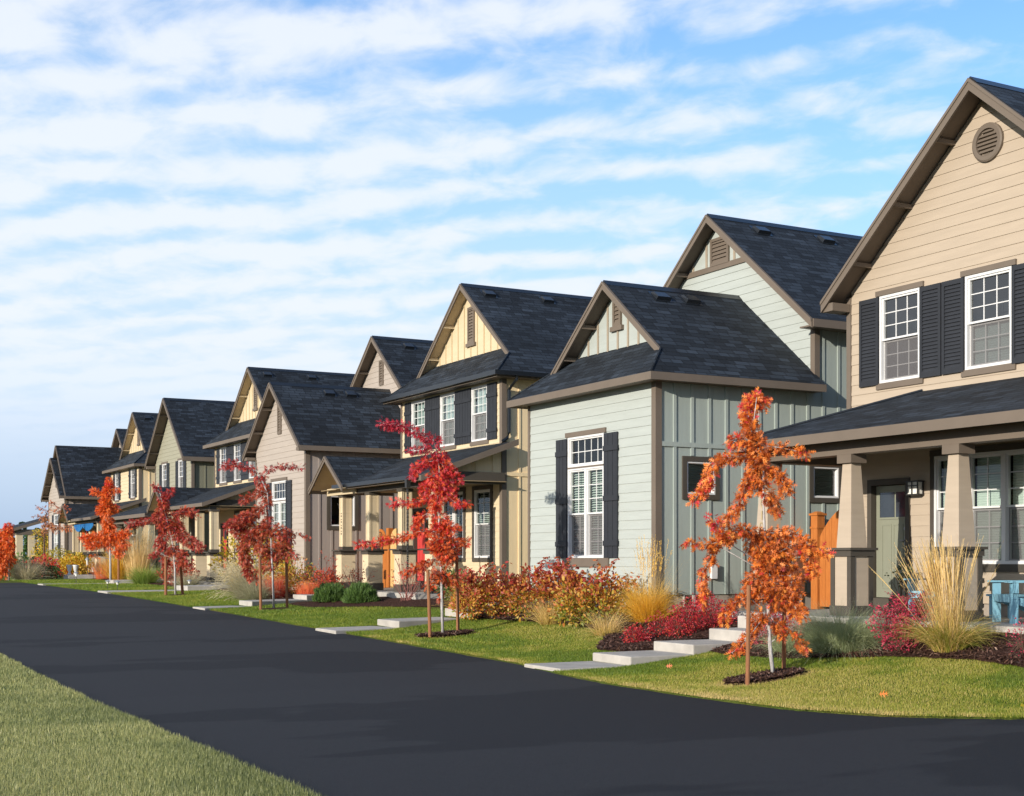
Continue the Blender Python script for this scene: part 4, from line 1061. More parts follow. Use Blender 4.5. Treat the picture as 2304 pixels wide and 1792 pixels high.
        q = MB(); q.frustum(cx, cy, 1.8641, 1.954, .165, .165); q.frustum(cx, cy, 1.8251, 1.864, .32, .32); q.frustum(cx, cy, 1.731, 1.825, .25, .25); q.build('cap', M_TRIMD, co)
        q = MB(); q.frustum(cx, cy, .732, .929, .235, .235); q.build('base', M_TRIMD, co)
    roof_vent(T, 18.1, E(yc), .38, ridge, slope); roof_vent(T, 20.0, E(yc), .38, ridge, slope)
    return T

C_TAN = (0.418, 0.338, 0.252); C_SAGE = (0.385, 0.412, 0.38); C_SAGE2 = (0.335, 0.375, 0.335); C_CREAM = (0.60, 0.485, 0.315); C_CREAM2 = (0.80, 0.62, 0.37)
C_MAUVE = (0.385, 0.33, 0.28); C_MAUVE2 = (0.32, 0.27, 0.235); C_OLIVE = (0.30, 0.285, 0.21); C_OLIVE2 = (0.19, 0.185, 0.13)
BT_W = material('batten_brownish', (0.33, 0.27, 0.2), .6, .05)
BT_C = material('batten_ochre', (0.50, 0.40, 0.24), .6, .05)
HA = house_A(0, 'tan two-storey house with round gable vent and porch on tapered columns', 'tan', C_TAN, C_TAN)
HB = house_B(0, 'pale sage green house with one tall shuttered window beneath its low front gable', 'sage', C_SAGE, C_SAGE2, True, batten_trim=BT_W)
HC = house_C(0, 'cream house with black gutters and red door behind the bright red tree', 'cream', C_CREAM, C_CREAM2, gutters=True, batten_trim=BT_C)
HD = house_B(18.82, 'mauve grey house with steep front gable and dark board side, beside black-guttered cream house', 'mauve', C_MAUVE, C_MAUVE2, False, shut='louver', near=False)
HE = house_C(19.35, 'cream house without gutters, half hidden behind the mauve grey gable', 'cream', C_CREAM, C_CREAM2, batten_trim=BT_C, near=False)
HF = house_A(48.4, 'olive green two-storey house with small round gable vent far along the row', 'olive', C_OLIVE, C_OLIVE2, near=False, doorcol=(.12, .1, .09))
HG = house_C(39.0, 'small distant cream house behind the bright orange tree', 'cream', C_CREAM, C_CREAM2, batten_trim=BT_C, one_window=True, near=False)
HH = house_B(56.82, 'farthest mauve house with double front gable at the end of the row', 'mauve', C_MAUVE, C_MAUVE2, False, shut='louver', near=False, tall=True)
TREE_DATA = {
'T1': (11.25, 13.74, 0.12,
  [(0.0, 0.0, 0.0), (-0.04, 0.01, 0.36), (-0.06, 0.01, 0.78), (-0.08, 0.02, 1.28), (-0.11, 0.01, 1.81), (-0.12, 0.02, 2.21), (-0.13, -0.02, 2.6), (-0.18, -0.0, 3.0), (-0.24, 0.02, 3.26), (-0.21, 0.01, 3.53)],
  [([(-0.21,-0.04,2.92),(-0.29,0.07,3.18),(-0.3,0.15,3.4),(-0.21,0.22,3.55),(-0.05,0.29,3.49)],0.079,1.5),
   ([(-0.16,-0.02,2.92),(-0.37,-0.03,3.0),(-0.54,-0.03,2.96)],0.069,1),
   ([(-0.13,0.01,2.74),(-0.37,0.02,2.79),(-0.63,0.03,2.76),(-0.77,0.03,2.66),(-0.81,0.04,2.47),(-0.9,0.05,2.34),(-1.0,0.06,2.23)],0.063,1),
   ([(-0.13,-0.02,2.92),(0.05,-0.1,2.89),(0.21,-0.18,2.85),(0.4,-0.27,2.79)],0.048,0.8),
   ([(-0.11,0.03,2.63),(0.05,-0.0,2.58),(0.13,-0.03,2.47),(0.16,-0.07,2.31)],0.063,1),
   ([(-0.13,-0.02,2.47),(-0.26,0.02,2.58),(-0.34,0.06,2.42),(-0.4,0.12,2.21),(-0.5,0.17,2.05),(-0.55,0.19,1.97)],0.058,1),
   ([(-0.18,-0.05,2.89),(-0.18,0.01,2.68),(-0.18,0.09,2.42)],0.116,1.2),
   ([(-0.11,-0.03,2.34),(-0.03,-0.02,2.23),(0.04,0.0,2.09)],0.069,1.1),
   ([(-0.08,0.03,1.76),(-0.26,-0.06,1.81),(-0.48,-0.17,1.86),(-0.63,-0.27,1.73),(-0.74,-0.35,1.86),(-0.81,-0.42,2.0)],0.063,1),
   ([(-0.63,-0.01,1.73),(-0.79,-0.06,1.68),(-1.0,-0.12,1.68),(-1.12,-0.15,1.7)],0.042,0.9),
   ([(-0.77,0.02,1.7),(-0.74,0.11,1.52),(-0.86,0.21,1.33),(-0.85,0.3,1.15),(-0.83,0.36,1.02),(-0.83,0.41,0.91)],0.048,1),
   ([(-0.08,0.03,1.81),(0.13,-0.01,1.84),(0.32,-0.05,1.76),(0.45,-0.09,1.65),(0.58,-0.11,1.6),(0.65,-0.13,1.55)],0.058,1),
   ([(0.29,0.01,1.7),(0.45,0.02,1.52),(0.52,0.03,1.36),(0.4,0.03,1.28)],0.063,1),
   ([(-0.18,0.08,1.68),(-0.11,0.04,1.55),(-0.05,-0.02,1.36)],0.153,1.5),
   ([(0.05,0.07,1.73),(0.16,0.11,1.52),(0.18,0.15,1.31)],0.127,1.2),
   ([(-0.24,-0.03,1.26),(-0.18,0.06,1.02)],0.127,1.2),
   ([(0.0,-0.05,1.2),(0.07,-0.09,0.94)],0.132,1.2),
   ([(0.21,-0.05,1.28),(0.22,-0.17,0.91),(0.3,-0.22,0.78)],0.09,1),
   ([(-0.32,0.01,1.02),(-0.5,-0.03,0.94),(-0.61,-0.06,0.82),(-0.64,-0.08,0.71)],0.058,1),
   ([(-0.08,0.01,0.81),(-0.32,-0.16,0.54),(-0.48,-0.27,0.37),(-0.58,-0.33,0.33)],0.048,0.8),
   ([(-0.03,-0.01,0.75),(0.09,-0.04,0.59),(0.11,-0.06,0.52)],0.058,0.8),
   ([(0.21,-0.0,0.62),(0.34,0.06,0.46),(0.43,0.11,0.34)],0.042,0.8),
   ([(-0.18,-0.0,0.78),(-0.26,-0.03,0.67)],0.079,0.9)]),
'T2': (11.14, 23.11, 0.18,
  [(0.0, 0.01, 0.0), (-0.02, -0.02, 0.71), (-0.03, 0.02, 1.24), (-0.07, -0.02, 1.74), (-0.07, 0.01, 2.23), (-0.05, 0.01, 2.73), (-0.07, -0.02, 3.14), (-0.12, 0.01, 3.43), (-0.17, -0.01, 3.63)],
  [([(-0.17,-0.04,3.63),(-0.3,-0.03,3.67),(-0.54,-0.01,3.8),(-0.79,0.01,3.91),(-1.0,0.03,3.92),(-1.15,0.04,3.96)],0.066,1),
   ([(-0.13,-0.02,3.43),(-0.34,-0.11,3.47),(-0.54,-0.2,3.43),(-0.64,-0.24,3.43)],0.049,0.8),
   ([(-0.1,-0.02,3.55),(-0.05,0.05,3.7)],0.041,1),
   ([(-0.05,0.06,3.39),(-0.09,0.14,3.1)],0.124,1.3),
   ([(-0.05,-0.02,3.22),(0.12,0.08,3.06),(0.28,0.17,2.91)],0.099,1),
   ([(-0.09,0.0,3.26),(-0.34,-0.03,3.22),(-0.53,-0.07,3.07),(-0.56,-0.08,2.96)],0.066,1),
   ([(-0.17,-0.07,2.97),(0.03,0.01,2.77),(0.12,0.05,2.63)],0.148,1.4),
   ([(-0.21,0.04,2.85),(-0.34,0.08,2.73)],0.107,1.1),
   ([(-0.09,-0.06,2.6),(-0.15,0.04,2.32)],0.107,1),
   ([(-0.13,-0.03,2.6),(-0.54,0.16,2.48),(-0.79,0.26,2.48),(-1.01,0.36,2.48)],0.058,0.9),
   ([(0.07,0.01,2.6),(0.28,-0.03,2.44),(0.5,-0.07,2.46)],0.049,0.9),
   ([(-0.3,-0.01,2.27),(-0.48,0.07,2.17),(-0.5,0.12,2.04)],0.066,1),
   ([(-0.05,0.01,2.19),(-0.03,0.13,1.9)],0.148,1.3),
   ([(0.03,-0.03,1.78),(0.07,-0.1,1.41)],0.157,1.4),
   ([(-0.09,-0.06,1.57),(-0.17,-0.13,1.78)],0.115,1.1),
   ([(0.03,0.02,2.03),(0.21,-0.04,1.99)],0.099,1),
   ([(0.12,-0.03,1.78),(0.32,0.07,1.75),(0.46,0.14,1.74)],0.066,0.9),
   ([(0.12,0.05,1.53),(0.24,-0.0,1.57)],0.091,1),
   ([(-0.13,-0.01,1.94),(-0.46,0.0,1.94),(-0.79,0.02,1.82),(-1.04,0.02,1.78),(-1.24,0.03,1.74),(-1.61,0.04,1.7)],0.058,0.9),
   ([(-0.17,0.01,1.45),(-0.46,-0.08,1.26),(-0.73,-0.15,1.15)],0.066,0.9),
   ([(-0.13,-0.01,1.2),(0.03,0.07,1.04)],0.115,1.1),
   ([(-0.17,-0.04,1.04),(-0.28,-0.05,0.9)],0.066,0.9),
   ([(0.07,-0.04,1.12),(0.28,0.06,0.98)],0.066,0.9),
   ([(-0.02,0.02,0.83),(-0.05,0.02,0.67)],0.049,0.7)]),
'T3': (11.3, 33.14, 0.35,
  [(0.0, -0.01, 0.0), (-0.03, 0.01, 0.79), (-0.06, 0.02, 1.34), (-0.08, 0.01, 1.9), (-0.13, 0.01, 2.45), (-0.16, -0.02, 2.9), (-0.3, -0.0, 3.23), (-0.44, -0.01, 3.47)],
  [([(-0.44,-0.02,3.47),(-0.69,0.07,3.56),(-0.91,0.14,3.62),(-1.19,0.23,3.64),(-1.34,0.29,3.59)],0.078,1),
   ([(-0.3,0.03,3.28),(-0.13,0.02,3.49),(-0.02,0.02,3.56),(0.26,0.0,3.58),(0.48,-0.01,3.56),(0.72,-0.02,3.53)],0.055,1),
   ([(-0.41,0.07,3.34),(-0.24,0.21,2.95)],0.122,1),
   ([(-0.3,-0.0,2.95),(-0.52,-0.01,2.84),(-0.8,-0.03,2.73)],0.089,1),
   ([(-0.19,-0.0,2.9),(-0.16,0.06,2.62)],0.1,1),
   ([(-0.19,-0.02,2.56),(-0.47,-0.08,2.4),(-0.8,-0.15,2.23),(-1.1,-0.22,2.06)],0.133,1.2),
   ([(-0.13,-0.02,2.34),(-0.19,-0.11,2.06)],0.111,1),
   ([(-0.63,0.07,2.29),(-0.97,0.27,2.01)],0.122,1),
   ([(-0.19,-0.0,2.01),(-0.63,0.06,1.9),(-0.99,0.1,1.99)],0.166,1.2),
   ([(-0.08,-0.08,2.01),(0.26,-0.13,1.9),(0.39,-0.16,1.73)],0.155,1.1),
   ([(-0.41,0.06,1.84),(-0.3,-0.03,1.45)],0.166,1.1),
   ([(-0.63,-0.02,1.84),(-0.8,0.11,1.51),(-0.74,0.22,1.21),(-0.68,0.32,0.92),(-0.57,0.38,0.79)],0.133,1.4),
   ([(-0.08,0.06,1.62),(0.09,0.14,1.4),(-0.19,0.23,1.21)],0.189,1.1),
   ([(0.14,0.03,1.73),(0.28,0.08,1.48),(0.43,0.12,1.32)],0.144,1),
   ([(-0.19,-0.01,1.12),(-0.3,0.03,0.98)],0.078,0.8),
   ([(-0.08,-0.02,1.07),(-0.02,-0.0,0.99)],0.078,0.7),
   ([(0.31,0.01,1.86),(0.64,0.01,1.92),(0.89,0.01,1.76)],0.044,0.8)]),
'T4': (11.3, 42.44, 0.47,
  [(0.0, 0.01, 0.0), (-0.01, -0.01, 0.84), (-0.05, 0.02, 1.39), (-0.11, 0.01, 1.73), (-0.26, 0.0, 2.35), (-0.4, -0.02, 2.9), (-0.49, 0.0, 3.24)],
  [([(-0.49,0.01,3.2),(-0.6,-0.04,3.38),(-0.69,-0.06,3.44)],0.069,0.9),
   ([(-0.36,0.04,2.96),(-0.22,0.03,3.2),(-0.1,0.03,3.22)],0.11,1),
   ([(-0.44,0.05,3.03),(-0.33,0.1,2.69)],0.151,1.1),
   ([(-0.4,0.03,2.69),(-0.49,-0.01,2.41)],0.178,1.1),
   ([(-0.12,0.05,2.48),(0.36,0.16,2.62),(0.59,0.22,2.51)],0.123,1),
   ([(-0.47,0.04,2.48),(-0.88,-0.02,2.32),(-1.18,-0.07,2.24),(-1.44,-0.11,2.21)],0.096,1),
   ([(-0.4,0.05,2.28),(-0.19,0.16,2.07)],0.233,1.2),
   ([(-0.12,0.11,2.35),(0.08,0.3,1.96)],0.192,1.1),
   ([(0.01,0.01,1.93),(0.38,0.01,1.73),(0.77,0.02,1.5)],0.165,1.1),
   ([(-0.33,0.07,1.87),(-0.47,-0.06,1.5)],0.165,1.1),
   ([(-0.58,-0.0,1.39),(-0.74,0.1,1.22)],0.069,0.8),
   ([(-0.26,0.04,1.45),(-0.03,0.09,1.39)],0.165,1),
   ([(0.08,-0.05,1.39),(0.43,0.06,1.0)],0.137,1),
   ([(-0.33,0.01,1.25),(-0.3,0.09,0.95)],0.123,1),
   ([(0.01,-0.01,1.08),(0.19,0.02,1.03)],0.123,0.9)]),
'T5': (12.92, 58.72, 0.6,
  [(0.0, 0.0, 0.0), (-0.02, 0.01, 1.0), (-0.04, 0.01, 1.93), (-0.06, 0.01, 2.86), (-0.07, -0.02, 3.6), (-0.07, -0.01, 4.25)],
  [([(-0.07,0.02,4.38),(-0.04,0.0,3.97)],0.13,1.2),
   ([(-0.11,0.04,3.97),(-0.11,-0.06,3.6)],0.186,1.2),
   ([(-0.2,-0.05,3.64),(-0.63,0.01,3.82),(-0.85,0.04,3.88)],0.093,0.9),
   ([(0.02,-0.02,3.79),(0.24,-0.03,3.88),(0.41,-0.04,3.92)],0.074,0.8),
   ([(-0.17,-0.1,3.51),(-0.07,-0.34,2.95)],0.223,1.3),
   ([(-0.26,-0.06,3.14),(-0.46,-0.11,3.01)],0.167,1),
   ([(0.06,-0.07,3.14),(0.28,-0.14,3.08)],0.13,1),
   ([(-0.17,-0.03,2.67),(0.02,-0.05,2.27)],0.223,1.2),
   ([(-0.17,0.03,2.12),(-0.07,0.08,1.65)],0.26,1.3),
   ([(-0.32,0.07,2.02),(-0.72,-0.03,1.93),(-1.13,-0.14,1.88)],0.149,1.1),
   ([(0.11,-0.02,1.97),(0.48,-0.2,2.01),(0.8,-0.36,2.12)],0.149,1),
   ([(-0.35,-0.02,1.71),(-0.63,-0.08,1.6),(-0.95,-0.15,1.62)],0.167,1),
   ([(0.24,0.08,1.71),(0.61,-0.06,1.6)],0.204,1.1),
   ([(0.3,-0.1,1.37),(0.43,-0.12,1.26)],0.186,1),
   ([(-0.82,-0.03,1.19),(-0.58,0.0,1.08)],0.056,0.5)]),
'T6': (9.9, 65.5, 0.62,
  [(0.0, 0.0, 0.0), (0.0, -0.01, 1.06), (-0.02, 0.0, 1.86), (-0.04, 0.02, 2.46)],
  [([(-0.04,-0.02,2.54),(-0.04,0.13,2.06)],0.18,1.2),
   ([(-0.2,0.04,2.26),(-0.24,0.28,1.46)],0.24,1.3),
   ([(0.0,-0.08,1.96),(0.12,-0.15,1.42)],0.18,1.2),
   ([(-0.12,0.02,1.46),(-0.08,0.08,0.82)],0.26,1.3),
   ([(0.08,0.07,1.16),(0.2,0.19,0.9)],0.12,1),
   ([(-0.28,-0.05,1.06),(-0.22,0.03,0.36)],0.26,1.2),
   ([(-0.68,-0.17,1.46),(-0.52,0.14,0.66)],0.28,1.1),
   ([(-0.88,0.01,2.06),(-0.68,-0.12,1.76)],0.18,1)]),
'T7': (12.6, 72.0, 0.8,
  [(0.0, 0.0, 0.0), (-0.04, -0.01, 1.45), (0.0, 0.01, 2.45), (0.04, 0.02, 3.12), (0.29, -0.0, 3.52)],
  [([(0.02,-0.03,2.98),(-0.4,-0.06,3.01),(-0.58,-0.07,3.03)],0.089,0.5),
   ([(0.07,0.05,3.12),(-0.04,-0.02,3.43),(-0.36,-0.08,3.52)],0.089,0.5),
   ([(0.18,0.05,3.34),(0.67,-0.01,3.38),(1.0,-0.05,3.56),(1.25,-0.09,3.34)],0.089,0.45),
   ([(0.56,0.01,3.34),(0.94,0.2,3.03)],0.067,0.45),
   ([(0.33,0.05,3.52),(0.31,-0.0,3.74),(0.62,-0.08,3.56)],0.089,0.5),
   ([(0.0,-0.01,2.56),(-0.09,-0.01,2.12),(0.04,-0.01,1.96)],0.089,0.5),
   ([(0.04,0.06,2.63),(0.67,-0.05,2.49),(1.02,-0.11,2.45),(1.47,-0.19,2.4)],0.111,0.8),
   ([(0.0,-0.03,2.78),(0.4,-0.04,2.56),(0.56,-0.04,2.23)],0.134,0.7),
   ([(-0.04,-0.05,2.23),(0.18,-0.06,2.32)],0.111,0.7),
   ([(0.0,-0.01,3.12),(-0.04,0.04,2.67)],0.134,0.7)]),
}
# ---------------------------------------------------------------- leaves, blades and plants
RNG = np.random.default_rng(7)
RT = Vector((math.cos(TH), -math.sin(TH), 0)); FW = Vector((math.sin(TH), math.cos(TH), 0))
def ramp_mat(name, stops, trans=0.35, rough=0.6, gloss=0.05):
    m = bpy.data.materials.new(name); m.use_nodes = True; nt = m.node_tree; nt.nodes.clear()
    o = nt.nodes.new('ShaderNodeOutputMaterial'); at = nt.nodes.new('ShaderNodeAttribute'); at.attribute_name = 'tint'
    cr = nt.nodes.new('ShaderNodeValToRGB'); nt.links.new(at.outputs['Fac'], cr.inputs[0])
    el = cr.color_ramp.elements
    while len(el) < len(stops): el.new(0.5)
    for e, (p, c) in zip(el, stops): e.position = p; e.color = (*c, 1)
    d = nt.nodes.new('ShaderNodeBsdfDiffuse'); t = nt.nodes.new('ShaderNodeBsdfTranslucent'); g = nt.nodes.new('ShaderNodeBsdfGlossy'); g.inputs['Roughness'].default_value = rough
    nt.links.new(cr.outputs[0], d.inputs[0]); nt.links.new(cr.outputs[0], t.inputs[0])
    a = nt.nodes.new('ShaderNodeMixShader'); a.inputs[0].default_value = trans; nt.links.new(d.outputs[0], a.inputs[1]); nt.links.new(t.outputs[0], a.inputs[2])
    b = nt.nodes.new('ShaderNodeMixShader'); b.inputs[0].default_value = gloss; nt.links.new(a.outputs[0], b.inputs[1]); nt.links.new(g.outputs[0], b.inputs[2])
    nt.links.new(b.outputs[0], o.inputs[0]); return m
L_ORANGE = ramp_mat('leaf_orange', [(0, (0.20, 0.045, 0.010)), (.3, (0.58, 0.13, 0.016)), (.55, (0.90, 0.25, 0.022)), (.72, (0.92, 0.37, 0.06)), (.85, (0.76, 0.07, 0.03)), (1, (0.64, 0.03, 0.05))])
L_SCARLET = ramp_mat('leaf_scarlet', [(0, (0.22, 0.03, 0.012)), (.3, (0.66, 0.14, 0.020)), (.5, (0.82, 0.15, 0.02)), (.7, (0.76, 0.045, 0.020)), (.88, (0.66, 0.02, 0.025)), (1, (0.52, 0.025, 0.05))])
L_CRIMSON = ramp_mat('leaf_crimson', [(0, (0.13, 0.018, 0.012)), (.3, (0.40, 0.085, 0.022)), (.55, (0.58, 0.10, 0.028)), (.75, (0.48, 0.04, 0.025)), (1, (0.44, 0.035, 0.035))])
L_BRIGHT = ramp_mat('leaf_bright_orange', [(0, (0.50, 0.09, 0.012)), (.5, (0.88, 0.20, 0.015)), (.8, (0.88, 0.14, 0.015)), (1, (0.68, 0.035, 0.04))])
L_RUST = ramp_mat('leaf_rust', [(0, (0.36, 0.15, 0.06)), (.5, (0.62, 0.26, 0.09)), (1, (0.60, 0.15, 0.06))])
L_MIX = ramp_mat('leaf_weigela', [(0, (0.22, 0.25, 0.02)), (.25, (0.62, 0.36, 0.03)), (.5, (0.56, 0.17, 0.03)), (.75, (0.36, 0.075, 0.03)), (1, (0.46, 0.04, 0.03))])
L_YELLOW = ramp_mat('leaf_yellow', [(0, (0.26, 0.26, 0.03)), (.5, (0.70, 0.50, 0.03)), (1, (0.74, 0.34, 0.03))])
L_RED = ramp_mat('leaf_barberry', [(0, (0.20, 0.010, 0.02)), (.5, (0.45, 0.016, 0.035)), (.85, (0.62, 0.025, 0.025)), (1, (0.70, 0.09, 0.02))])
L_PINK = ramp_mat('leaf_magenta', [(0, (0.24, 0.014, 0.035)), (.5, (0.52, 0.020, 0.07)), (1, (0.66, 0.07, 0.12))])
L_PINE = ramp_mat('needle_green', [(0, (0.028, 0.060, 0.012)), (.5, (0.075, 0.150, 0.022)), (1, (0.18, 0.28, 0.05))], .15)
G_TAN = ramp_mat('grass_straw', [(0, (0.20, 0.24, 0.03)), (.28, (0.44, 0.35, 0.05)), (.55, (0.74, 0.50, 0.17)), (1, (0.88, 0.66, 0.32))], .3)
G_GOLD = ramp_mat('grass_gold', [(0, (0.48, 0.25, 0.015)), (.5, (0.86, 0.50, 0.03)), (1, (0.86, 0.60, 0.18))], .35)
G_BLUE = ramp_mat('grass_blue_green', [(0, (0.16, 0.19, 0.07)), (.5, (0.36, 0.41, 0.20)), (1, (0.62, 0.63, 0.38))], .25)
G_PALE = ramp_mat('grass_pale', [(0, (0.20, 0.21, 0.10)), (.5, (0.46, 0.42, 0.26)), (1, (0.78, 0.66, 0.42))], .3)
G_RED = ramp_mat('grass_red', [(0, (0.36, 0.03, 0.02)), (.5, (0.70, 0.09, 0.04)), (1, (0.84, 0.30, 0.08))], .3)
G_GREEN = ramp_mat('grass_green', [(0, (0.08, 0.16, 0.02)), (.5, (0.26, 0.36, 0.05)), (1, (0.60, 0.52, 0.16))], .3)
G_LAWN = ramp_mat('lawn_blade', [(0, (0.10, 0.165, 0.014)), (.3, (0.20, 0.265, 0.022)), (.6, (0.39, 0.35, 0.055)), (1, (0.72, 0.53, 0.21))], .3, .5, .03)
G_VERGE = ramp_mat('verge_blade', [(0, (0.18, 0.20, 0.07)), (.3, (0.31, 0.33, 0.115)), (.6, (0.46, 0.43, 0.165)), (1, (0.72, 0.64, 0.38))], .3, .5, .04)

OAK_V = np.array([(0, 0, 0), (.5, .085, .02), (1.05, 0, .03), (.5, -.085, .02),
                  (.10, 0, 0), (.26, 0, 0), (.34, .34, .06), (.34, -.34, .06), (.34, 0, 0), (.54, 0, 0), (.66, .46, .10), (.66, -.46, .10), (.60, 0, 0), (.78, 0, 0), (.92, .27, .06), (.92, -.27, .06)], float)
OAK_F = np.array([(0, 3, 1), (1, 3, 2), (4, 5, 6), (5, 4, 7), (8, 9, 10), (9, 8, 11), (12, 13, 14), (13, 12, 15)])
LEAF_V = np.array([(0, 0, 0), (.35, .26, .05), (.35, -.26, .05), (.7, .2, 0), (.7, -.2, 0), (1, 0, -.16), (.4, 0, 0), (.72, 0, -.05)], float)
LEAF_F = np.array([(0, 6, 1), (0, 2, 6), (1, 6, 7), (1, 7, 3), (2, 7, 6), (2, 4, 7), (3, 7, 5), (4, 5, 7)])
DIA_V = np.array([(0, 0, 0), (.5, .28, .06), (1, 0, 0), (.5, -.28, .06)], float)
DIA_F = np.array([(0, 2, 1), (0, 3, 2)])
def unit(a): return a / np.maximum(np.linalg.norm(a, axis=1, keepdims=True), 1e-9)
def leaves(P, D, size, tint, tv, tf):
    """a copy of the leaf template at every point P, pointing along D, rolled at random"""
    N = len(P); D = unit(D); U = unit(np.cross(D, RNG.normal(size=(N, 3)))); Wv = np.cross(D, U)
    s = size[:, None, None]
    V = (P[:, None, :] + s * (tv[None, :, 0:1] * D[:, None, :] + tv[None, :, 1:2] * U[:, None, :] + tv[None, :, 2:3] * Wv[:, None, :])).reshape(-1, 3)
    F = (tf[None] + (np.arange(N) * len(tv))[:, None, None]).reshape(-1, 3)
    return V, F, np.repeat(tint, len(tv))
def blades(root, az, th0, th1, L, w, tint, seg=5, tipw=.15, profile=None):
    """curved ribbons: lean runs from th0 (at the root) to th1 (at the tip), measured from the vertical"""
    N = len(root); P = np.zeros((N, seg + 1, 3)); P[:, 0] = root
    dirh = np.stack([np.cos(az), np.sin(az), np.zeros(N)], 1); side = np.stack([-np.sin(az), np.cos(az), np.zeros(N)], 1)
    for k in range(seg):
        q = (k + .5) / seg; t = th0 + (th1 - th0) * q ** 1.3
        P[:, k + 1] = P[:, k] + (L / seg)[:, None] * (np.sin(t)[:, None] * dirh + np.cos(t)[:, None] * np.array([0, 0, 1.0]))
    sv = unit(side + RNG.normal(scale=.5, size=(N, 3)))
    ws = np.linspace(0, 1, seg + 1); pr = (1 - (1 - tipw) * ws) if profile is None else np.array(profile)
    A = P + sv[:, None, :] * (w[:, None] * pr[None])[:, :, None] * .5; B = P - sv[:, None, :] * (w[:, None] * pr[None])[:, :, None] * .5
    V = np.stack([A, B], 2).reshape(-1, 3)
    i = (np.arange(N) * (seg + 1) * 2)[:, None] + (np.arange(seg) * 2)[None]
    F = np.stack([i, i + 1, i + 3, i + 2], 2).reshape(-1, 4)
    return V, F, np.repeat(tint, (seg + 1) * 2), P
def join(parts):
    V = []; F = []; T_ = []; n = 0
    for v, f, t in parts: V.append(v); F.append(f + n); T_.append(t); n += len(v)
    return np.concatenate(V), np.concatenate(F), np.concatenate(T_)

# ---------------------------------------------------------------- young street trees
def street_tree(key, name, label, mat, size, density, trunk_r, tipred=.5, tmean=lambda h, H: .42, group='young autumn trees along the street'):
    X, Y, z, trunk, limbs = TREE_DATA[key]
    z = g1(X, Y) - .01; base = Vector((X, Y, z))
    T = empty(name, base); tag(T, label, 'tree', group)
    loc = lambda p: base + RT * p[0] + FW * p[1] + Vector((0, 0, p[2]))
    mb = MB(); tp = [loc(p) for p in trunk]; n = len(tp)
    mb.tube(tp, [trunk_r * (1 - .85 * i / (n - 1)) for i in range(n)], 8)
    H = trunk[-1][2]; P = []; D = []; TI = []
    rg = random.Random(key)
    for L, r, dens in limbs:
        pts = [loc(p) for p in L]
        # the limb starts on the trunk, a little below its first mass of leaves
        h0 = L[0][2] - abs(L[0][0]) * .35 - .12
        kk = min(range(n), key=lambda i: abs(trunk[i][2] - h0)); 
        j = max(0, min(n - 2, kk)); seg = (h0 - trunk[j][2]) / max(1e-6, trunk[j + 1][2] - trunk[j][2]); seg = max(0, min(1, seg))
        st = tp[j].lerp(tp[j + 1], seg)
        chain = [st] + pts
        if len(chain) > 1: mb.tube(chain, [max(.003, trunk_r * .30 * (1 - .85 * i / (len(chain) - 1))) for i in range(len(chain))], 5)
        lens = [(pts[i + 1] - pts[i]).length for i in range(len(pts) - 1)]; tot = sum(lens) or .01
        N = max(10, int(density * dens * (tot + r) * (r ** 1.15) * 1500))
        ts = RNG.random(N) * tot
        for t in ts:
            i = 0
            while i < len(lens) - 1 and t > lens[i]: t -= lens[i]; i += 1
            q = min(1, t / max(lens[i], 1e-6)); c = pts[i].lerp(pts[i + 1], q); dr = (pts[i + 1] - pts[i]).normalized()
            o = Vector(RNG.normal(size=3)); o.normalize(); o *= r * (RNG.random() ** .45) * 1.12
            o.z *= 1.0
            P.append(c + o); f = (i + q) / max(1, len(pts) - 1)
            D.append(o.normalized() * .9 + dr * .5 + Vector((0, 0, -.55)) + Vector(RNG.normal(size=3)) * .5)
            far_ = min(1, abs(L[min(i + 1, len(L) - 1)][0]) / .8)
            TI.append(float(np.clip(RNG.normal(tmean(P[-1].z - z, H), .23) + tipred * (far_ * f) ** 1.5 * .6 + (.38 if c.z - z > H * .92 else 0), 0, 1)))
            if rg.random() < .14: mb.tube([c, P[-1]], [.0035, .0018], 3)
    mb.build('trunk', M_BARK if key != 'T7' else M_TWIG, T, smooth=True)
    P = np.array([tuple(p) for p in P]); D = np.array([tuple(d) for d in D]); TI = np.array(TI)
    V, F, t = leaves(P, D, size * RNG.uniform(.65, 1.25, len(P)), TI, OAK_V, OAK_F)
    np_mesh('crown', V, F, mat, T, tint=t)
    return T
street_tree('T1', 'oak_tree', 'young oak with burnt orange leaves and crimson tips before the tan porch', L_ORANGE, .082, 7.2, .027, tipred=.8, tmean=lambda h, H: .38)
street_tree('T2', 'oak_tree', 'bright scarlet young oak in front of the black-guttered cream house', L_SCARLET, .090, 5.2, .030, tmean=lambda h, H: .30 + .45 * min(1, max(0, (h / H - .35) / .4)))
street_tree('T3', 'oak_tree', 'dark crimson young oak in front of the mauve grey gable', L_CRIMSON, .10, 2.9, .03, tmean=lambda h, H: .45)
street_tree('T4', 'oak_tree', 'deep wine red young oak between cream porch and tall tan grass', L_CRIMSON, .115, 2.4, .036, tmean=lambda h, H: .62)
street_tree('T5', 'oak_tree', 'small vivid orange oak with pale trunk before the distant cream house', L_BRIGHT, .14, 2.3, .055)
street_tree('T6', 'oak_tree', 'glowing orange oak cut off by the left picture edge', L_BRIGHT, .15, 1.7, .05)
street_tree('T7', 'oak_tree', 'thin rust brown tree with nearly bare branches against the sky', L_RUST, .13, 1.3, .05)

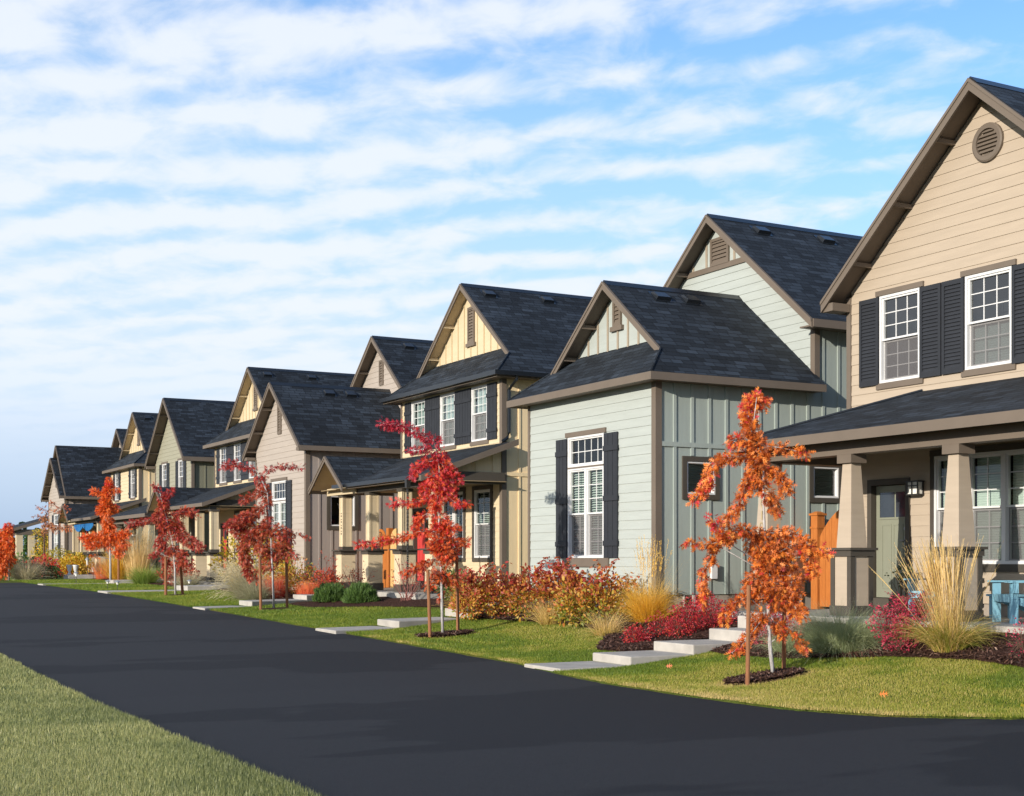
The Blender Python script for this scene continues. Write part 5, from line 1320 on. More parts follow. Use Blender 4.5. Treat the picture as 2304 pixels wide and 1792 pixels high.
def stake(x, y, h, label, lean=(0, 0), tie=None, r=.028):
    z = g1(x, y); T = empty('tree_stake', (x, y, z)); tag(T, label, 'stake', 'wooden stakes beside the young trees')
    mb = MB(); mb.tube([(x, y, z - .1), (x + lean[0] * .5, y + lean[1] * .5, z + h * .5), (x + lean[0], y + lean[1], z + h)], [r, r * .97, r * .94], 10); mb.build('pole', M_STAKE, T)
    if tie:
        t = MB(); zt = z + h * .86; t.tube([(x + lean[0] * .86, y + lean[1] * .86, zt), ((x + tie[0]) / 2, (y + tie[1]) / 2, zt - .02), (tie[0], tie[1], zt)], .006, 5); t.build('tie', M_TWIG, T)
stake(10.61, 13.45, 1.22, 'reddish stake closest to the camera, left of the burnt orange oak', (.02, 0), (11.2, 13.75))
stake(11.55, 13.9, 1.25, 'reddish stake right of the burnt orange oak, nearer the tan porch', (.03, .02), (11.2, 13.75))
stake(10.76, 22.85, 1.25, 'brown stake on the road side of the scarlet oak', (-.05, 0), (11.1, 23.1), .032)
stake(11.5, 23.2, 1.45, 'brown stake on the shrub side of the scarlet oak', (-.03, 0), (11.1, 23.1), .032)
stake(10.9, 32.95, 1.32, 'brown stake left of the dark crimson oak', (-.03, 0), (11.25, 33.1), .036)
stake(11.7, 33.3, 1.34, 'brown stake right of the dark crimson oak', (-.02, 0), (11.25, 33.1), .036)
stake(11.02, 42.5, 1.2, 'pale brown stake left of the wine red oak', (0, 0), None, .045)
stake(11.62, 42.75, 1.2, 'dark stake right of the wine red oak', (-.1, 0), None, .045)
stake(13.25, 58.75, 1.5, 'dark stake right of the small vivid orange oak', (0, 0), None, .05)

# ---------------------------------------------------------------- grasses
def tuft(name, label, cat, x, y, mat, n, L, spread, th, droop, w, tint, plumes=None, heads=False, group=None, squash=1.0, zoff=0.0, extra=None, bias=None):
    z = g1(x, y) + zoff; 
    a = RNG.random(n) * 2 * math.pi; rr = np.sqrt(RNG.random(n)) * spread
    root = np.stack([x + rr * np.cos(a), y + rr * np.sin(a), np.full(n, z)], 1)
    az = a + RNG.normal(scale=.45, size=n)
    if bias is not None: az = np.where(RNG.random(n) < .55, bias + RNG.normal(scale=.7, size=n), az)
    t0 = np.abs(RNG.normal(0, th[0], n)) * (.35 + rr / max(spread, .01)); t1 = t0 + np.abs(RNG.normal(droop, droop * .35, n)) + th[1] * RNG.random(n)
    Ls = L * RNG.uniform(.55, 1.08, n)
    V, F, t, P = blades(root, az, t0, t1, Ls, np.full(n, w) * RNG.uniform(.6, 1.3, n), np.clip(RNG.normal(tint, .16, n), 0, 1))
    # tips are drier than roots
    seg = 5; grad = np.tile(np.repeat(np.linspace(-.22, .22, seg + 1), 2), n); t = np.clip(t + grad, 0, 1)
    parts = [(V, F, t)]
    if extra: parts += extra(x, y, z)
    if plumes:
        m, PL, pth, pdr, pw, ptint, plen = plumes
        a2 = RNG.random(m) * 2 * math.pi; r2 = np.sqrt(RNG.random(m)) * spread * .8
        root2 = np.stack([x + r2 * np.cos(a2), y + r2 * np.sin(a2), np.full(m, z)], 1)
        az2 = a2 + RNG.normal(scale=.4, size=m)
        if bias is not None: az2 = np.where(RNG.random(m) < .6, bias + RNG.normal(scale=.6, size=m), az2)
        s0 = np.abs(RNG.normal(0, pth, m)) * (.4 + r2 / spread); LL = PL * RNG.uniform(.72, 1.05, m)
        v, f, tt, P2 = blades(root2, az2, s0, s0 + np.abs(RNG.normal(pdr, pdr * .4, m)), LL, np.full(m, .012 if heads else .004), np.clip(RNG.normal(ptint - .1, .1, m), 0, 1), profile=[.22, .22, .22, .4, 1.0, .2] if heads else None); parts.append((v, f, tt))
        # feathery heads: short bristles along the last part of each stem
        k = max(8, int(plen * 70)) if not heads else 9
        for q in range(k):
            u = 1 - plen * (q + RNG.random(m)) / k; idx = np.clip(u * 5, 0, 4.999); i0 = idx.astype(int); fr = (idx - i0)[:, None]
            pos = P2[np.arange(m), i0] * (1 - fr) + P2[np.arange(m), i0 + 1] * fr; dr = unit(P2[np.arange(m), i0 + 1] - P2[np.arange(m), i0])
            d = dr + RNG.normal(scale=.28, size=(m, 3)); 
            sv = unit(np.cross(d, RNG.normal(size=(m, 3)))) * pw * .5; e = pos + unit(d) * (.026 + .022 * RNG.random(m))[:, None] * (1 if L > .5 else .7)
            vv = np.stack([pos - sv * .4, pos + sv * .4, e + sv * .5, e - sv * .5], 1).reshape(-1, 3); ff = np.arange(m * 4).reshape(m, 4)
            parts.append((vv, ff, np.repeat(np.clip(RNG.normal(ptint, .12, m), 0, 1), 4)))
    V, F, t = join(parts)
    T = empty(name, (x, y, z)); tag(T, label, cat, group)
    np_mesh('foliage', V, F, mat, T, tint=t)
    return T
# near bed
def reed_extra(x, y, z):
    n = 1500; a = RNG.random(n) * 2 * math.pi; rr = .2 * np.sqrt(RNG.random(n)); root = np.stack([x + rr * np.cos(a), y + rr * np.sin(a), np.full(n, z)], 1)
    V, F, t, P = blades(root, a + RNG.normal(scale=.5, size=n), RNG.uniform(.15, .75, n), RNG.uniform(1.3, 2.5, n), RNG.uniform(.35, .8, n), np.full(n, .007), np.clip(RNG.normal(.25, .24, n), 0, 1))
    return [(V, F, t)]
tuft('feather_reed_grass', 'tall straw coloured feather grass fanning out before the porch columns', 'ornamental grass', 13.23, 12.7, G_TAN, 420, 1.0, .17, (.18, .1), .18, .006, .42, heads=True,
     plumes=(230, 1.46, .22, .13, .006, .74, .26), extra=reed_extra, bias=2.4)
tuft('blue_grass', 'blue green grass mound between orange oak and pink bush', 'ornamental grass', 12.85, 14.25, G_BLUE, 4200, .78, .34, (.5, .5), .9, .0045, .5)
tuft('blue_grass', 'small blue green tuft just behind the stake of the orange oak', 'ornamental grass', 12.6, 15.0, G_BLUE, 1500, .48, .24, (.6, .5), 1.0, .0045, .5)
def gold_extra(x, y, z):
    n = 260; a = RNG.random(n) * 2 * math.pi; rr = .12 * np.sqrt(RNG.random(n)); root = np.stack([x + rr * np.cos(a), y + rr * np.sin(a), np.full(n, z)], 1)
    V, F, t, P = blades(root, a, RNG.uniform(.05, .55, n), RNG.uniform(.3, .9, n), RNG.uniform(.9, 1.35, n), np.full(n, .003), np.clip(RNG.normal(.95, .06, n), 0, 1))
    return [(V, F, t)]
tuft('golden_grass', 'golden yellow fountain grass with wispy stems at the sage house corner', 'ornamental grass', 13.78, 20.24, G_GOLD, 2600, .85, .18, (.42, .5), .75, .0055, .5,
     plumes=(46, 1.5, .10, .08, .014, .8, .26), extra=gold_extra)
tuft('dry_grass', 'golden dry grass at the left end of the weigela hedge', 'ornamental grass', 13.35, 26.4, G_GOLD, 900, .8, .18, (.5, .5), .7, .006, .6, extra=gold_extra)
tuft('dry_grass', 'tan dry tuft between the reddish and orange weigelas', 'ornamental grass', 13.1, 22.6, G_TAN, 700, .62, .16, (.5, .5), .8, .006, .6)
tuft('dry_grass', 'sprawling tan tuft in front of the golden fountain grass', 'ornamental grass', 12.75, 20.0, G_TAN, 600, .55, .2, (.7, .4), .7, .006, .62)
tuft('red_grass', 'blood red grass tuft right behind the trunk of the crimson oak', 'ornamental grass', 12.75, 37.3, G_RED, 700, .72, .26, (.22, .1), .12, .010, .38)
tuft('red_grass', 'bright orange red grass tuft left of the clipped green pines', 'ornamental grass', 13.5, 36.6, G_RED, 800, .50, .30, (.25, .1), .15, .010, .68)
tuft('blue_oat_grass', 'large pale grey green grass with blond plumes sweeping to the road', 'ornamental grass', 12.3, 38.2, G_PALE, 2600, 1.05, .3, (.55, .4), .85, .007, .45, plumes=(420, 1.35, .5, 1.0, .012, .9, .3), bias=2.75)
tuft('blue_oat_grass', 'grey green grass tuft beside the teal utility box', 'ornamental grass', 12.15, 37.1, G_PALE, 1300, .75, .22, (.55, .4), .85, .007, .3)
tuft('meadow_grass', 'small greenish grass left of the blond plumed grass', 'ornamental grass', 13.2, 47.9, G_PALE, 1200, .75, .3, (.55, .4), .8, .009, .5)
tuft('meadow_grass', 'green grass mound left of the wine red oak', 'ornamental grass', 13.6, 55.6, G_GREEN, 1500, .95, .4, (.55, .4), .85, .012, .45)
tuft('feather_reed_grass', 'tall tan reed grass between the wine red and vivid orange oaks', 'ornamental grass', 14.0, 58.6, G_TAN, 900, 2.0, .4, (.14, .1), .22, .014, .72, plumes=(160, 2.35, .12, .15, .02, .85, .25))
tuft('feather_reed_grass', 'orange brown reed grass right behind the vivid orange oak', 'ornamental grass', 13.9, 61.2, G_GOLD, 900, 1.5, .4, (.3, .2), .4, .016, .3)
tuft('dry_grass', 'loose orange grass left of the vivid orange oak', 'ornamental grass', 14.0, 64.4, G_RED, 500, 1.3, .5, (.45, .3), .5, .014, .95)
tuft('beige_grass', 'round beige grass at the left end of the road', 'ornamental grass', 10.75, 66.0, G_PALE, 1500, 1.15, .42, (.6, .4), .6, .014, .72)

# ---------------------------------------------------------------- shrubs
def shrub(name, label, x, y, blobs, n, mat, size, tint, tv=LEAF_V, tf=LEAF_F, stems=8, cat='shrub', group=None, up=.3, tjit=.24, twig=M_TWIG, topred=0.0, sr=.007, sprays=0):
    z = g1(x, y); T = empty(name, (x, y, z)); tag(T, label, cat, group)
    P = []; D = []; TI = []; mb = MB()
    tot = sum(b[3] ** 2 for b in blobs)
    ztop = max(b[2] + b[3] for b in blobs)
    for bx, by, bz, br in blobs:
        c = np.array([x, y, z]) + np.array([RT.x, RT.y, 0]) * bx + np.array([FW.x, FW.y, 0]) * by + np.array([0, 0, bz])
        k = max(4, int(n * br ** 2 / tot)); v = unit(RNG.normal(size=(k, 3))); rad = br * RNG.random(k) ** .35
        lump = 1 + .22 * np.sin(v[:, 0] * 5 + bx * 9) * np.cos(v[:, 2] * 6 + by * 7)
        p = c + v * (rad * lump)[:, None]; keep = p[:, 2] > z + .01
        p = p[keep]; v = v[keep]; P.append(p); D.append(v + np.array([0, 0, up]) + RNG.normal(scale=.55, size=(len(p), 3)))
        hrel = (p[:, 2] - z) / max(ztop, .01)
        TI.append(np.clip(RNG.normal(tint, tjit, len(p)) + topred * (hrel - .5), 0, 1))
        mb.tube([(x + RNG.normal(scale=.03), y + RNG.normal(scale=.03), z - .02), tuple((c * .6 + np.array([x, y, z]) * .4) + RNG.normal(scale=.02, size=3)), tuple(c + np.array([0, 0, br * .6]))], [sr, sr * .7, sr * .4], 5)
        for q in range(stems):
            e = c + unit(RNG.normal(size=(1, 3)))[0] * br * .95; e[2] = max(e[2], z + .04)
            mb.tube([tuple(c - np.array([0, 0, br * .5 if c[2] - br * .5 > z else 0])), tuple((c + e) / 2 + np.array([0, 0, .02])), tuple(e)], [sr * .5, sr * .4, sr * .2], 4)
    for q in range(sprays):    # arching shoots above the mass, leaves in pairs along them
        a = RNG.random() * 6.28; bx, by, bz, br = blobs[int(RNG.integers(len(blobs)))]
        c = np.array([x, y, z]) + np.array([RT.x, RT.y, 0]) * bx + np.array([FW.x, FW.y, 0]) * by + np.array([0, 0, bz + br * .5])
        d = np.array([math.cos(a) * .35, math.sin(a) * .35, 1.0]); d /= np.linalg.norm(d); Ls = br * RNG.uniform(.7, 1.25); pts = []
        for k in range(7):
            u = k / 6; pts.append(c + d * Ls * u + np.array([math.cos(a), math.sin(a), -.6]) * .12 * u * u)
        mb.tube([tuple(p_) for p_ in pts], [.004 - .0004 * k for k in range(7)], 4)
        pp = np.array(pts[1:]); pp = np.repeat(pp, 3, 0) + RNG.normal(scale=.008, size=(len(pp) * 3, 3)); P.append(pp)
        dd = RNG.normal(size=(len(pp), 3)); dd[:, 2] = -.35; D.append(dd); TI.append(np.clip(RNG.normal(tint + topred * .45, tjit, len(pp)), 0, 1))
    P = np.concatenate(P); D = np.concatenate(D); TI = np.concatenate(TI)
    V, F, t = leaves(P, D, size * RNG.uniform(.6, 1.3, len(P)), TI, tv, tf)
    np_mesh('foliage', V, F, mat, T, tint=t)
    mb.build('stem', twig, T, recalc=False)
    return T
B = lambda *a: list(a)
shrub('weigela', 'bushy dark red and brown weigela at the left of the hedge by the sage house', 13.2, 25.0, B((-.45, 0, .5, .42), (.05, .1, .55, .45), (.1, -.25, .35, .4), (-.5, -.3, .3, .35), (.45, .0, .5, .38)), 3000, L_MIX, .08, .55, topred=.6, sprays=18)
shrub('weigela', 'tallest weigela with curling crimson shoots under the sage house window', 13.5, 23.2, B((-.3, .1, .6, .42), (.2, .15, .62, .42), (0, -.2, .4, .42), (.5, 0, .45, .35), (-.55, -.1, .4, .36)), 2900, L_MIX, .08, .50, topred=.8, sprays=32)
shrub('weigela', 'orange and yellow weigela beside the golden fountain grass', 13.5, 21.5, B((-.4, .1, .5, .4), (.15, .1, .55, .42), (.0, -.3, .3, .42), (.5, -.15, .35, .4), (-.5, -.3, .25, .34)), 3000, L_MIX, .08, .34, topred=.75, sprays=22)
shrub('barberry', 'low glowing red barberry spilling along the concrete steps', 13.25, 18.35, B((-.45, 0, .15, .22), (0, .1, .28, .32), (.35, .15, .38, .34), (.6, .2, .26, .28), (-.15, -.2, .14, .22)), 5200, L_RED, .034, .55, DIA_V, DIA_F, topred=-.3, stems=14)
shrub('barberry', 'tiny red barberry at the lower left of the concrete steps', 12.35, 18.55, B((0, 0, .14, .18), (.12, .02, .1, .15)), 1100, L_RED, .034, .6, DIA_V, DIA_F, stems=10)
shrub('pink_bush', 'hot pink leafed bush between blue grass mound and feather grass', 13.1, 13.35, B((0, 0, .28, .28), (-.25, 0, .36, .22), (.25, .1, .3, .25), (.0, .1, .5, .22), (.25, .1, .62, .16), (-.1, -.1, .14, .25)), 2600, L_PINK, .034, .5, DIA_V, DIA_F, up=.8, stems=30, sprays=46)
shrub('pink_bush', 'low magenta bush behind the trunk of the burnt orange oak', 13.05, 15.9, B((-.2, 0, .18, .22), (.2, 0, .2, .24), (0, .1, .3, .2)), 2400, L_PINK, .032, .5, DIA_V, DIA_F, stems=14)
shrub('pink_bush', 'sparse pink twiggy bush at the right picture edge', 13.3, 11.35, B((0, 0, .3, .3), (.2, 0, .38, .28), (-.2, 0, .22, .24)), 600, L_PINK, .03, .6, DIA_V, DIA_F, stems=40, sr=.006)
def mugo(label, x, y, rx, h, square):
    z = g1(x, y); T = empty('mugo_pine', (x, y, z)); tag(T, label, 'shrub', 'clipped green pines before the cream house')
    n = 16000; v = unit(RNG.normal(size=(n, 3))); v[:, 2] = np.abs(v[:, 2]); rad = RNG.random(n) ** .25
    p = np.sign(v) * np.abs(v) ** square * np.array([rx, rx, h]) * rad[:, None]
    bump = 1 + .09 * np.sin(v[:, 0] * 14 + 1) * np.sin(v[:, 1] * 13) + .06 * np.sin(v[:, 2] * 15); p = p * bump[:, None] + np.array([x, y, z + .03])
    V, F, t = leaves(p, v * .6 + np.array([0, 0, .9]) + RNG.normal(scale=.35, size=(n, 3)), RNG.uniform(.05, .10, n), np.clip(RNG.normal(.5, .2, n), 0, 1), np.array([(0, .08, 0), (0, -.08, 0), (1, 0, 0)], float), np.array([(0, 1, 2)]))
    np_mesh('foliage', V, F, L_PINE, T, tint=t)
    mb = MB(); mb.tube([(x, y, z - .05), (x, y, z + h * .5)], [.03, .02], 6); mb.build('stem', M_TWIG, T)
mugo('squarish clipped dark green pine, left one of the two pines', 13.05, 33.75, .42, .43, .72)
mugo('rounder bright green clipped pine, right one of the two pines', 13.3, 32.35, .42, .45, .9)
shrub('juniper', 'dark green evergreen half hidden behind the scarlet oak', 14.6, 29.6, B((0, 0, .3, .4), (.3, 0, .35, .38), (-.2, 0, .5, .3)), 5000, L_PINE, .06, .4, DIA_V, DIA_F)
def twigs(name, label, x, y, n, L, mat_leaf, nleaf, lsize, tint, spread=.25):
    z = g1(x, y); T = empty(name, (x, y, z)); tag(T, label, 'shrub'); mb = MB(); P = []
    for k in range(n):
        a = RNG.random() * 6.283; th = abs(RNG.normal(.1, .42)); l = L * RNG.uniform(.6, 1.1); p0 = np.array([x + RNG.normal(scale=.04), y + RNG.normal(scale=.04), z]); d = np.array([math.sin(th) * math.cos(a), math.sin(th) * math.sin(a), math.cos(th)])
        p1 = p0 + d * l * .5; p2 = p0 + d * l + np.array([0, 0, .04]); mb.tube([tuple(p0), tuple(p1), tuple(p2)], [.008, .006, .003], 4)
        for q in range(4):
            s_ = RNG.uniform(.4, .95); b0 = p0 + d * l * s_; b1 = b0 + (d + RNG.normal(scale=.6, size=3)) * l * .25; mb.tube([tuple(b0), tuple(b1)], [.004, .002], 3); P += [b1, (b0 + b1) / 2]
    mb.build('stem', material('red_twig', (.26, .10, .08), .7, .15), T, recalc=False)
    P = np.array(P); P = P[RNG.integers(len(P), size=nleaf)] + RNG.normal(scale=.04, size=(nleaf, 3))
    V, F, t = leaves(P, RNG.normal(size=(nleaf, 3)), lsize * RNG.uniform(.6, 1.2, nleaf), np.clip(RNG.normal(tint, .2, nleaf), 0, 1), LEAF_V, LEAF_F); np_mesh('foliage', V, F, mat_leaf, T, tint=t)
twigs('dogwood', 'nearly bare reddish twigs before the red door', 13.95, 31.0, 26, .95, L_CRIMSON, 90, .06, .7)
twigs('dogwood', 'bare reddish twigs by the middle pedestal of the cream porch', 14.1, 34.6, 16, .85, L_CRIMSON, 120, .06, .6)
twigs('dogwood', 'thin reddish twigs at the left pedestal of the black-guttered porch', 14.1, 36.7, 16, 1.0, L_CRIMSON, 160, .06, .6)
shrub('rose_bush', 'yellow and red rose bush against the dark mauve side wall', 13.6, 39.6, B((0, 0, .7, .45), (.3, 0, .5, .4), (-.3, 0, .5, .4), (0, -.1, .3, .4)), 1500, L_YELLOW, .075, .55, tjit=.3, stems=20, up=.1)
shrub('rose_bush', 'olive and red rose bush left of the cream porch pedestals', 13.6, 37.8, B((0, 0, .65, .45), (.4, 0, .5, .4), (-.35, 0, .55, .4), (.1, -.2, .3, .4)), 1500, L_MIX, .07, .35, tjit=.3, stems=20, up=.1)
shrub('barberry', 'red brown bush touching the left cream pedestal', 13.9, 36.4, B((0, 0, .45, .35), (.2, 0, .3, .3)), 900, L_CRIMSON, .07, .6, stems=16)
shrub('serviceberry', 'yellow green bush behind the dark crimson oak', 13.6, 42.2, B((-.5, 0, 1.3, .5), (0, 0, 1.6, .55), (.5, 0, 1.5, .5), (.9, 0, 1.2, .45), (-.8, 0, .9, .45), (.1, 0, .9, .6), (.7, 0, .7, .5), (1.2, 0, .7, .4), (-.3, 0, .5, .5)), 3200, L_YELLOW, .09, .42, tjit=.22, stems=10, sr=.014)
shrub('barberry', 'dark red barberry below the wine red oak', 13.4, 50.6, B((0, 0, .5, .5), (.5, 0, .45, .45)), 2600, L_CRIMSON, .07, .6, DIA_V, DIA_F)
shrub('yellow_mum', 'round clump of yellow flowers above the white urns', 13.6, 69.5, B((-.25, 0, .6, .5), (.3, 0, .6, .5)), 2200, L_YELLOW, .12, .6, DIA_V, DIA_F)
shrub('hedge_bush', 'olive yellow bush at the corner of the farthest mauve house', 13.6, 74.5, B((-.7, 0, .5, .6), (.1, 0, .7, .7), (.8, 0, .5, .6)), 3200, L_YELLOW, .10, .2, DIA_V, DIA_F, stems=16)
shrub('red_bush', 'low fire red bush right of the beige grass at the road end', 12.2, 70.5, B((-.7, 0, .4, .5), (0, 0, .5, .6), (.7, 0, .35, .5), (1.2, 0, .25, .4)), 3000, L_RED, .10, .85, DIA_V, DIA_F)
shrub('green_bush', 'dark green bush at the left picture edge', 9.9, 67.4, B((0, 0, .5, .7), (.9, 0, .5, .65), (-.9, 0, .5, .7)), 3500, L_PINE, .11, .5, DIA_V, DIA_F)
shrub('green_bush', 'dark green low bush right of the beige grass', 11.6, 66.4, B((0, 0, .3, .45), (.4, 0, .25, .4)), 1500, L_PINE, .09, .3, DIA_V, DIA_F)
shrub('vine', 'yellow leaved climber beside the far porch columns', 15.6, 90.5, B((0, 0, .9, .7), (.1, 0, 2.0, .6), (.8, 0, 1.2, .7), (1.4, 0, 1.4, .7)), 1600, L_YELLOW, .14, .5, DIA_V, DIA_F)

# ---------------------------------------------------------------- lawn
_g = RNG.random((64, 64))
def vnoise(x, y, s):
    x = x * s; y = y * s; xi = np.floor(x).astype(int); yi = np.floor(y).astype(int); fx = x - xi; fy = y - yi
    fx = fx * fx * (3 - 2 * fx); fy = fy * fy * (3 - 2 * fy); q = lambda a, b: _g[a % 64, b % 64]
    return (q(xi, yi) * (1 - fx) + q(xi + 1, yi) * fx) * (1 - fy) + (q(xi, yi + 1) * (1 - fx) + q(xi + 1, yi + 1) * fx) * fy
PATHS = [(16.55, 17.58, 0), (24.9, 26.0, .24), (34.0, 35.1, .4), (45.3, 46.7, .05), (56.8, 57.9, 0), (66, 67.2, 0)]
RINGS = [(11.05, 13.68, .58, .26), (11.15, 23.05, .55, .30), (11.3, 33.1, .36, .28), (11.35, 42.5, .34, .28)]
def lawn_blades(name, label, regions, mat, dry):
    VV = []; TT = []
    for (x0, x1, y0, y1, dens, h, w) in regions:
        n = int((x1 - x0) * (y1 - y0) * dens); x = RNG.uniform(x0, x1, n); y = RNG.uniform(y0, y1, n)
        if x0 > 5:
            ok = (x > Xe(y) + .015 - .05 * vnoise(x, y, 3.0)) & (x < bedX(y) + .03) & (y > 9.35 + .1 * vnoise(x, y, 4))
            for a, b, sk in PATHS: o = sk * (x - 9.7); ok &= ~((y > a + o + .03) & (y < b + o - .03) & (x > 9.6))
            for cx, cy, rx, ry in RINGS: ok &= ((x - cx) / rx) ** 2 + ((y - cy) / ry) ** 2 > 1
        else: ok = x < 3.25 + .05 * vnoise(x, y, 3) 
        x = x[ok]; y = y[ok]; n = len(x); z = G(np.where(x < 5, np.minimum(x, 3.26), np.maximum(x, Xe(y) + .001)), y)
        az = RNG.random(n) * 2 * math.pi; ln = np.abs(RNG.normal(.35, .3, n)); hh = h * RNG.uniform(.5, 1.35, n)
        side = np.stack([-np.sin(az), np.cos(az), np.zeros(n)], 1) * (w * RNG.uniform(.6, 1.3, n) * .5)[:, None]
        b = np.stack([x, y, z - .005], 1); tip = b + np.stack([np.cos(az) * np.sin(ln) * hh, np.sin(az) * np.sin(ln) * hh, np.cos(ln) * hh], 1)
        VV.append(np.stack([b - side, b + side, tip], 1).reshape(-1, 3))
        p = .55 * vnoise(x, y, .55) + .3 * vnoise(x + 9, y, 1.9) + .15 * vnoise(x, y + 7, 6.0)
        t = .10 + dry * np.clip((p - .36) / .26, 0, 1)
        if x0 > 5:
            edge = np.exp(-((x - Xe(y)) / .28) ** 2) + np.exp(-((y - 9.5) / .5) ** 2); t = t + .42 * np.clip(edge, 0, 1) * (y < 24) * vnoise(x, y, 2.5) * 1.4
            for cx, cy, rx, ry in RINGS: t = t + .5 * np.exp(-((((x - cx) / rx) ** 2 + ((y - cy) / ry) ** 2) - 1) / .5) * (y < 30)
            t = t + .25 * np.exp(-((y - 13.0) / 1.6) ** 2) * vnoise(x, y, .9)
            t = np.where(y > 24, .08 + (t - .1) * .55, t)
        TT.append(np.repeat(np.clip(t + RNG.normal(scale=.17, size=n), 0, 1), 3))
    V = np.concatenate(VV); F = np.arange(len(V)).reshape(-1, 3)
    o = np_mesh(name, V, F, mat, tint=np.concatenate(TT)); tag(o, label, 'grass', kind='stuff')
lawn_blades('grass', 'green and straw coloured lawn between the road and the planting beds',
            [(9.3, 13.2, 9.3, 14, 9000, .030, .0055), (9.3, 12.6, 14, 20, 7000, .030, .0065), (9.3, 13.5, 20, 30, 3600, .033, .009), (9.3, 13.9, 30, 46, 1500, .040, .013), (9.5, 13.9, 46, 76, 600, .05, .022)], G_LAWN, .42)
lawn_blades('grass', 'grey green lawn at the lower left, on the near side of the road',
            [(-1.2, 3.40, 6.8, 12, 10000, .045, .005), (-2.8, 3.40, 12, 17, 6500, .045, .0065), (-3.5, 3.40, 17, 25, 3500, .045, .009)], G_VERGE, .30)

# shredded bark and leaf litter lying loose on the beds and tree rings
def chips(n, pick):
    x, y = pick(n); z = G(x, y); N = len(x)
    c = np.stack([x, y, z + .045 + .012 * RNG.random(N)], 1); d = RNG.normal(size=(N, 3)); d[:, 2] *= .3; d = unit(d)
    u = unit(np.cross(d, np.array([0, 0, 1.0]) + RNG.normal(scale=.35, size=(N, 3)))); L = RNG.uniform(.012, .045, N)[:, None]; w = RNG.uniform(.004, .011, N)[:, None]
    V = np.stack([c - d * L - u * w, c + d * L - u * w * .6, c + d * L * .9 + u * w, c - d * L * .8 + u * w], 1).reshape(-1, 3)
    return V, np.arange(N * 4).reshape(N, 4), np.repeat(np.clip(RNG.normal(.4, .22, N), 0, 1), 4)
def in_bed(n):
    y = RNG.uniform(9.4, 26, n); x = bedX(y) + RNG.random(n) ** 1.4 * (14.9 - bedX(y)); ok = (x > bedX(y) + .01) & ~((y > 16.5) & (y < 17.63)) & ~((x > 14.38) & (y < 18.9)); return x[ok], y[ok]
def in_rings(n):
    k = RNG.integers(2, size=n); a = RNG.random(n) * 6.283; r_ = np.sqrt(RNG.random(n)) * .95; R_ = np.array(RINGS)[k]; return R_[:, 0] + R_[:, 2] * 1.1 * r_ * np.cos(a), R_[:, 1] + R_[:, 3] * 1.08 * r_ * np.sin(a)
M_CHIP = ramp_mat('bark_chip', [(0, (0.025, 0.012, 0.008)), (.45, (0.085, 0.040, 0.026)), (.8, (0.17, 0.085, 0.055)), (1, (0.34, 0.22, 0.16))], 0.0)
V, F, t = join([chips(42000, in_bed), chips(5000, in_rings)])
tag(np_mesh('bark_chips', V, F, M_CHIP, tint=t), 'dark shredded bark chips strewn over the planting beds', 'mulch', kind='stuff')
# ---------------------------------------------------------------- smaller things
def adirondack(label, cx, cy, ang, zf):
    f = Vector((math.cos(ang), math.sin(ang), 0)); s = Vector((-f.y, f.x, 0)); b = Vector((cx, cy, zf))
    T = empty('garden_chair', b); tag(T, label, 'chair', 'blue wooden chairs on the tan porch')
    M = lambda a, z, n: tuple(b + f * a + s * n + Vector((0, 0, z)))
    for sg in (-1, 1):
        mb = MB(); mb.bm(M, -.02, .09, 0, .56, sg * .30 - .02, sg * .30 + .02); mb.build('leg', M_BLUE, T)                    # front leg
        mb = MB(); mb.prism([M(.06, .30, sg * .26), M(.06, .39, sg * .26), M(-.82, .08, sg * .26), M(-.86, .0, sg * .26), M(-.72, .0, sg * .26)], tuple(s * (.022 * -sg))); mb.build('leg', M_BLUE, T)   # raking rear leg
        mb = MB(); mb.prism([M(.14, .562, sg * .30 - .07), M(.14, .562, sg * .30 + .07), M(-.62, .562, sg * .30 + (.05 if sg > 0 else .0)), M(-.62, .562, sg * .30 - (.0 if sg > 0 else .05))], (0, 0, .024))
        mb.bm(M, -.01, .07, .42, .56, sg * .345 - .012, sg * .345 + .012); mb.build('armrest', M_BLUE, T)
        mb = MB(); mb.bm(M, -.58, -.52, .28, .56, sg * .275 - .015, sg * .275 + .015); mb.build('leg', M_BLUE, T)             # rear arm support
    mb = MB()
    for k in range(6):
        a = .06 - k * .095; z = .375 - k * .033; mb.prism([M(a, z, -.27), M(a, z, .27), M(a - .085, z - .03, .27), M(a - .085, z - .03, -.27)], (0, 0, .022))
    mb.bm(M, .062, .084, .29, .395, -.28, .28); mb.build('seat', M_BLUE, T)
    mb = MB()
    for k in range(5):
        n0 = -.25 + k * .102; h = (.80, .88, .91, .88, .80)[k]; mb.prism([M(-.44, .20, n0), M(-.44, .20, n0 + .09), M(-.44 - h * .36, .20 + h * .8, n0 + .09), M(-.44 - h * .36, .20 + h * .8, n0)], tuple(f * .02 - Vector((0, 0, -.008))))
    mb.bm(M, -.72, -.69, .62, .69, -.27, .27); mb.build('backrest', M_BLUE, T)
    return T
adirondack('blue slatted garden chair at the right picture edge on the tan porch', 15.3, 13.62, math.atan2(.44, -.9), .71)
adirondack('blue slatted garden chair half hidden behind the straw feather grass', 15.75, 15.55, math.atan2(-.05, -1), .71)
T = empty('side_table', (16.2, 14.35, .71)); tag(T, 'low blue side table between the two blue chairs', 'table')
mb = MB(); mb.box(15.95, 16.45, 14.1, 14.6, 1.05, 1.08); mb.box(15.98, 16.42, 14.13, 14.57, .99, 1.049); mb.build('tabletop', M_BLUE, T)
for a, b_ in ((15.98, 14.13), (15.98, 14.52), (16.37, 14.13), (16.37, 14.52)):
    mb = MB(); mb.box(a, a + .05, b_, b_ + .05, .71, .989); mb.build('leg', M_BLUE, T)

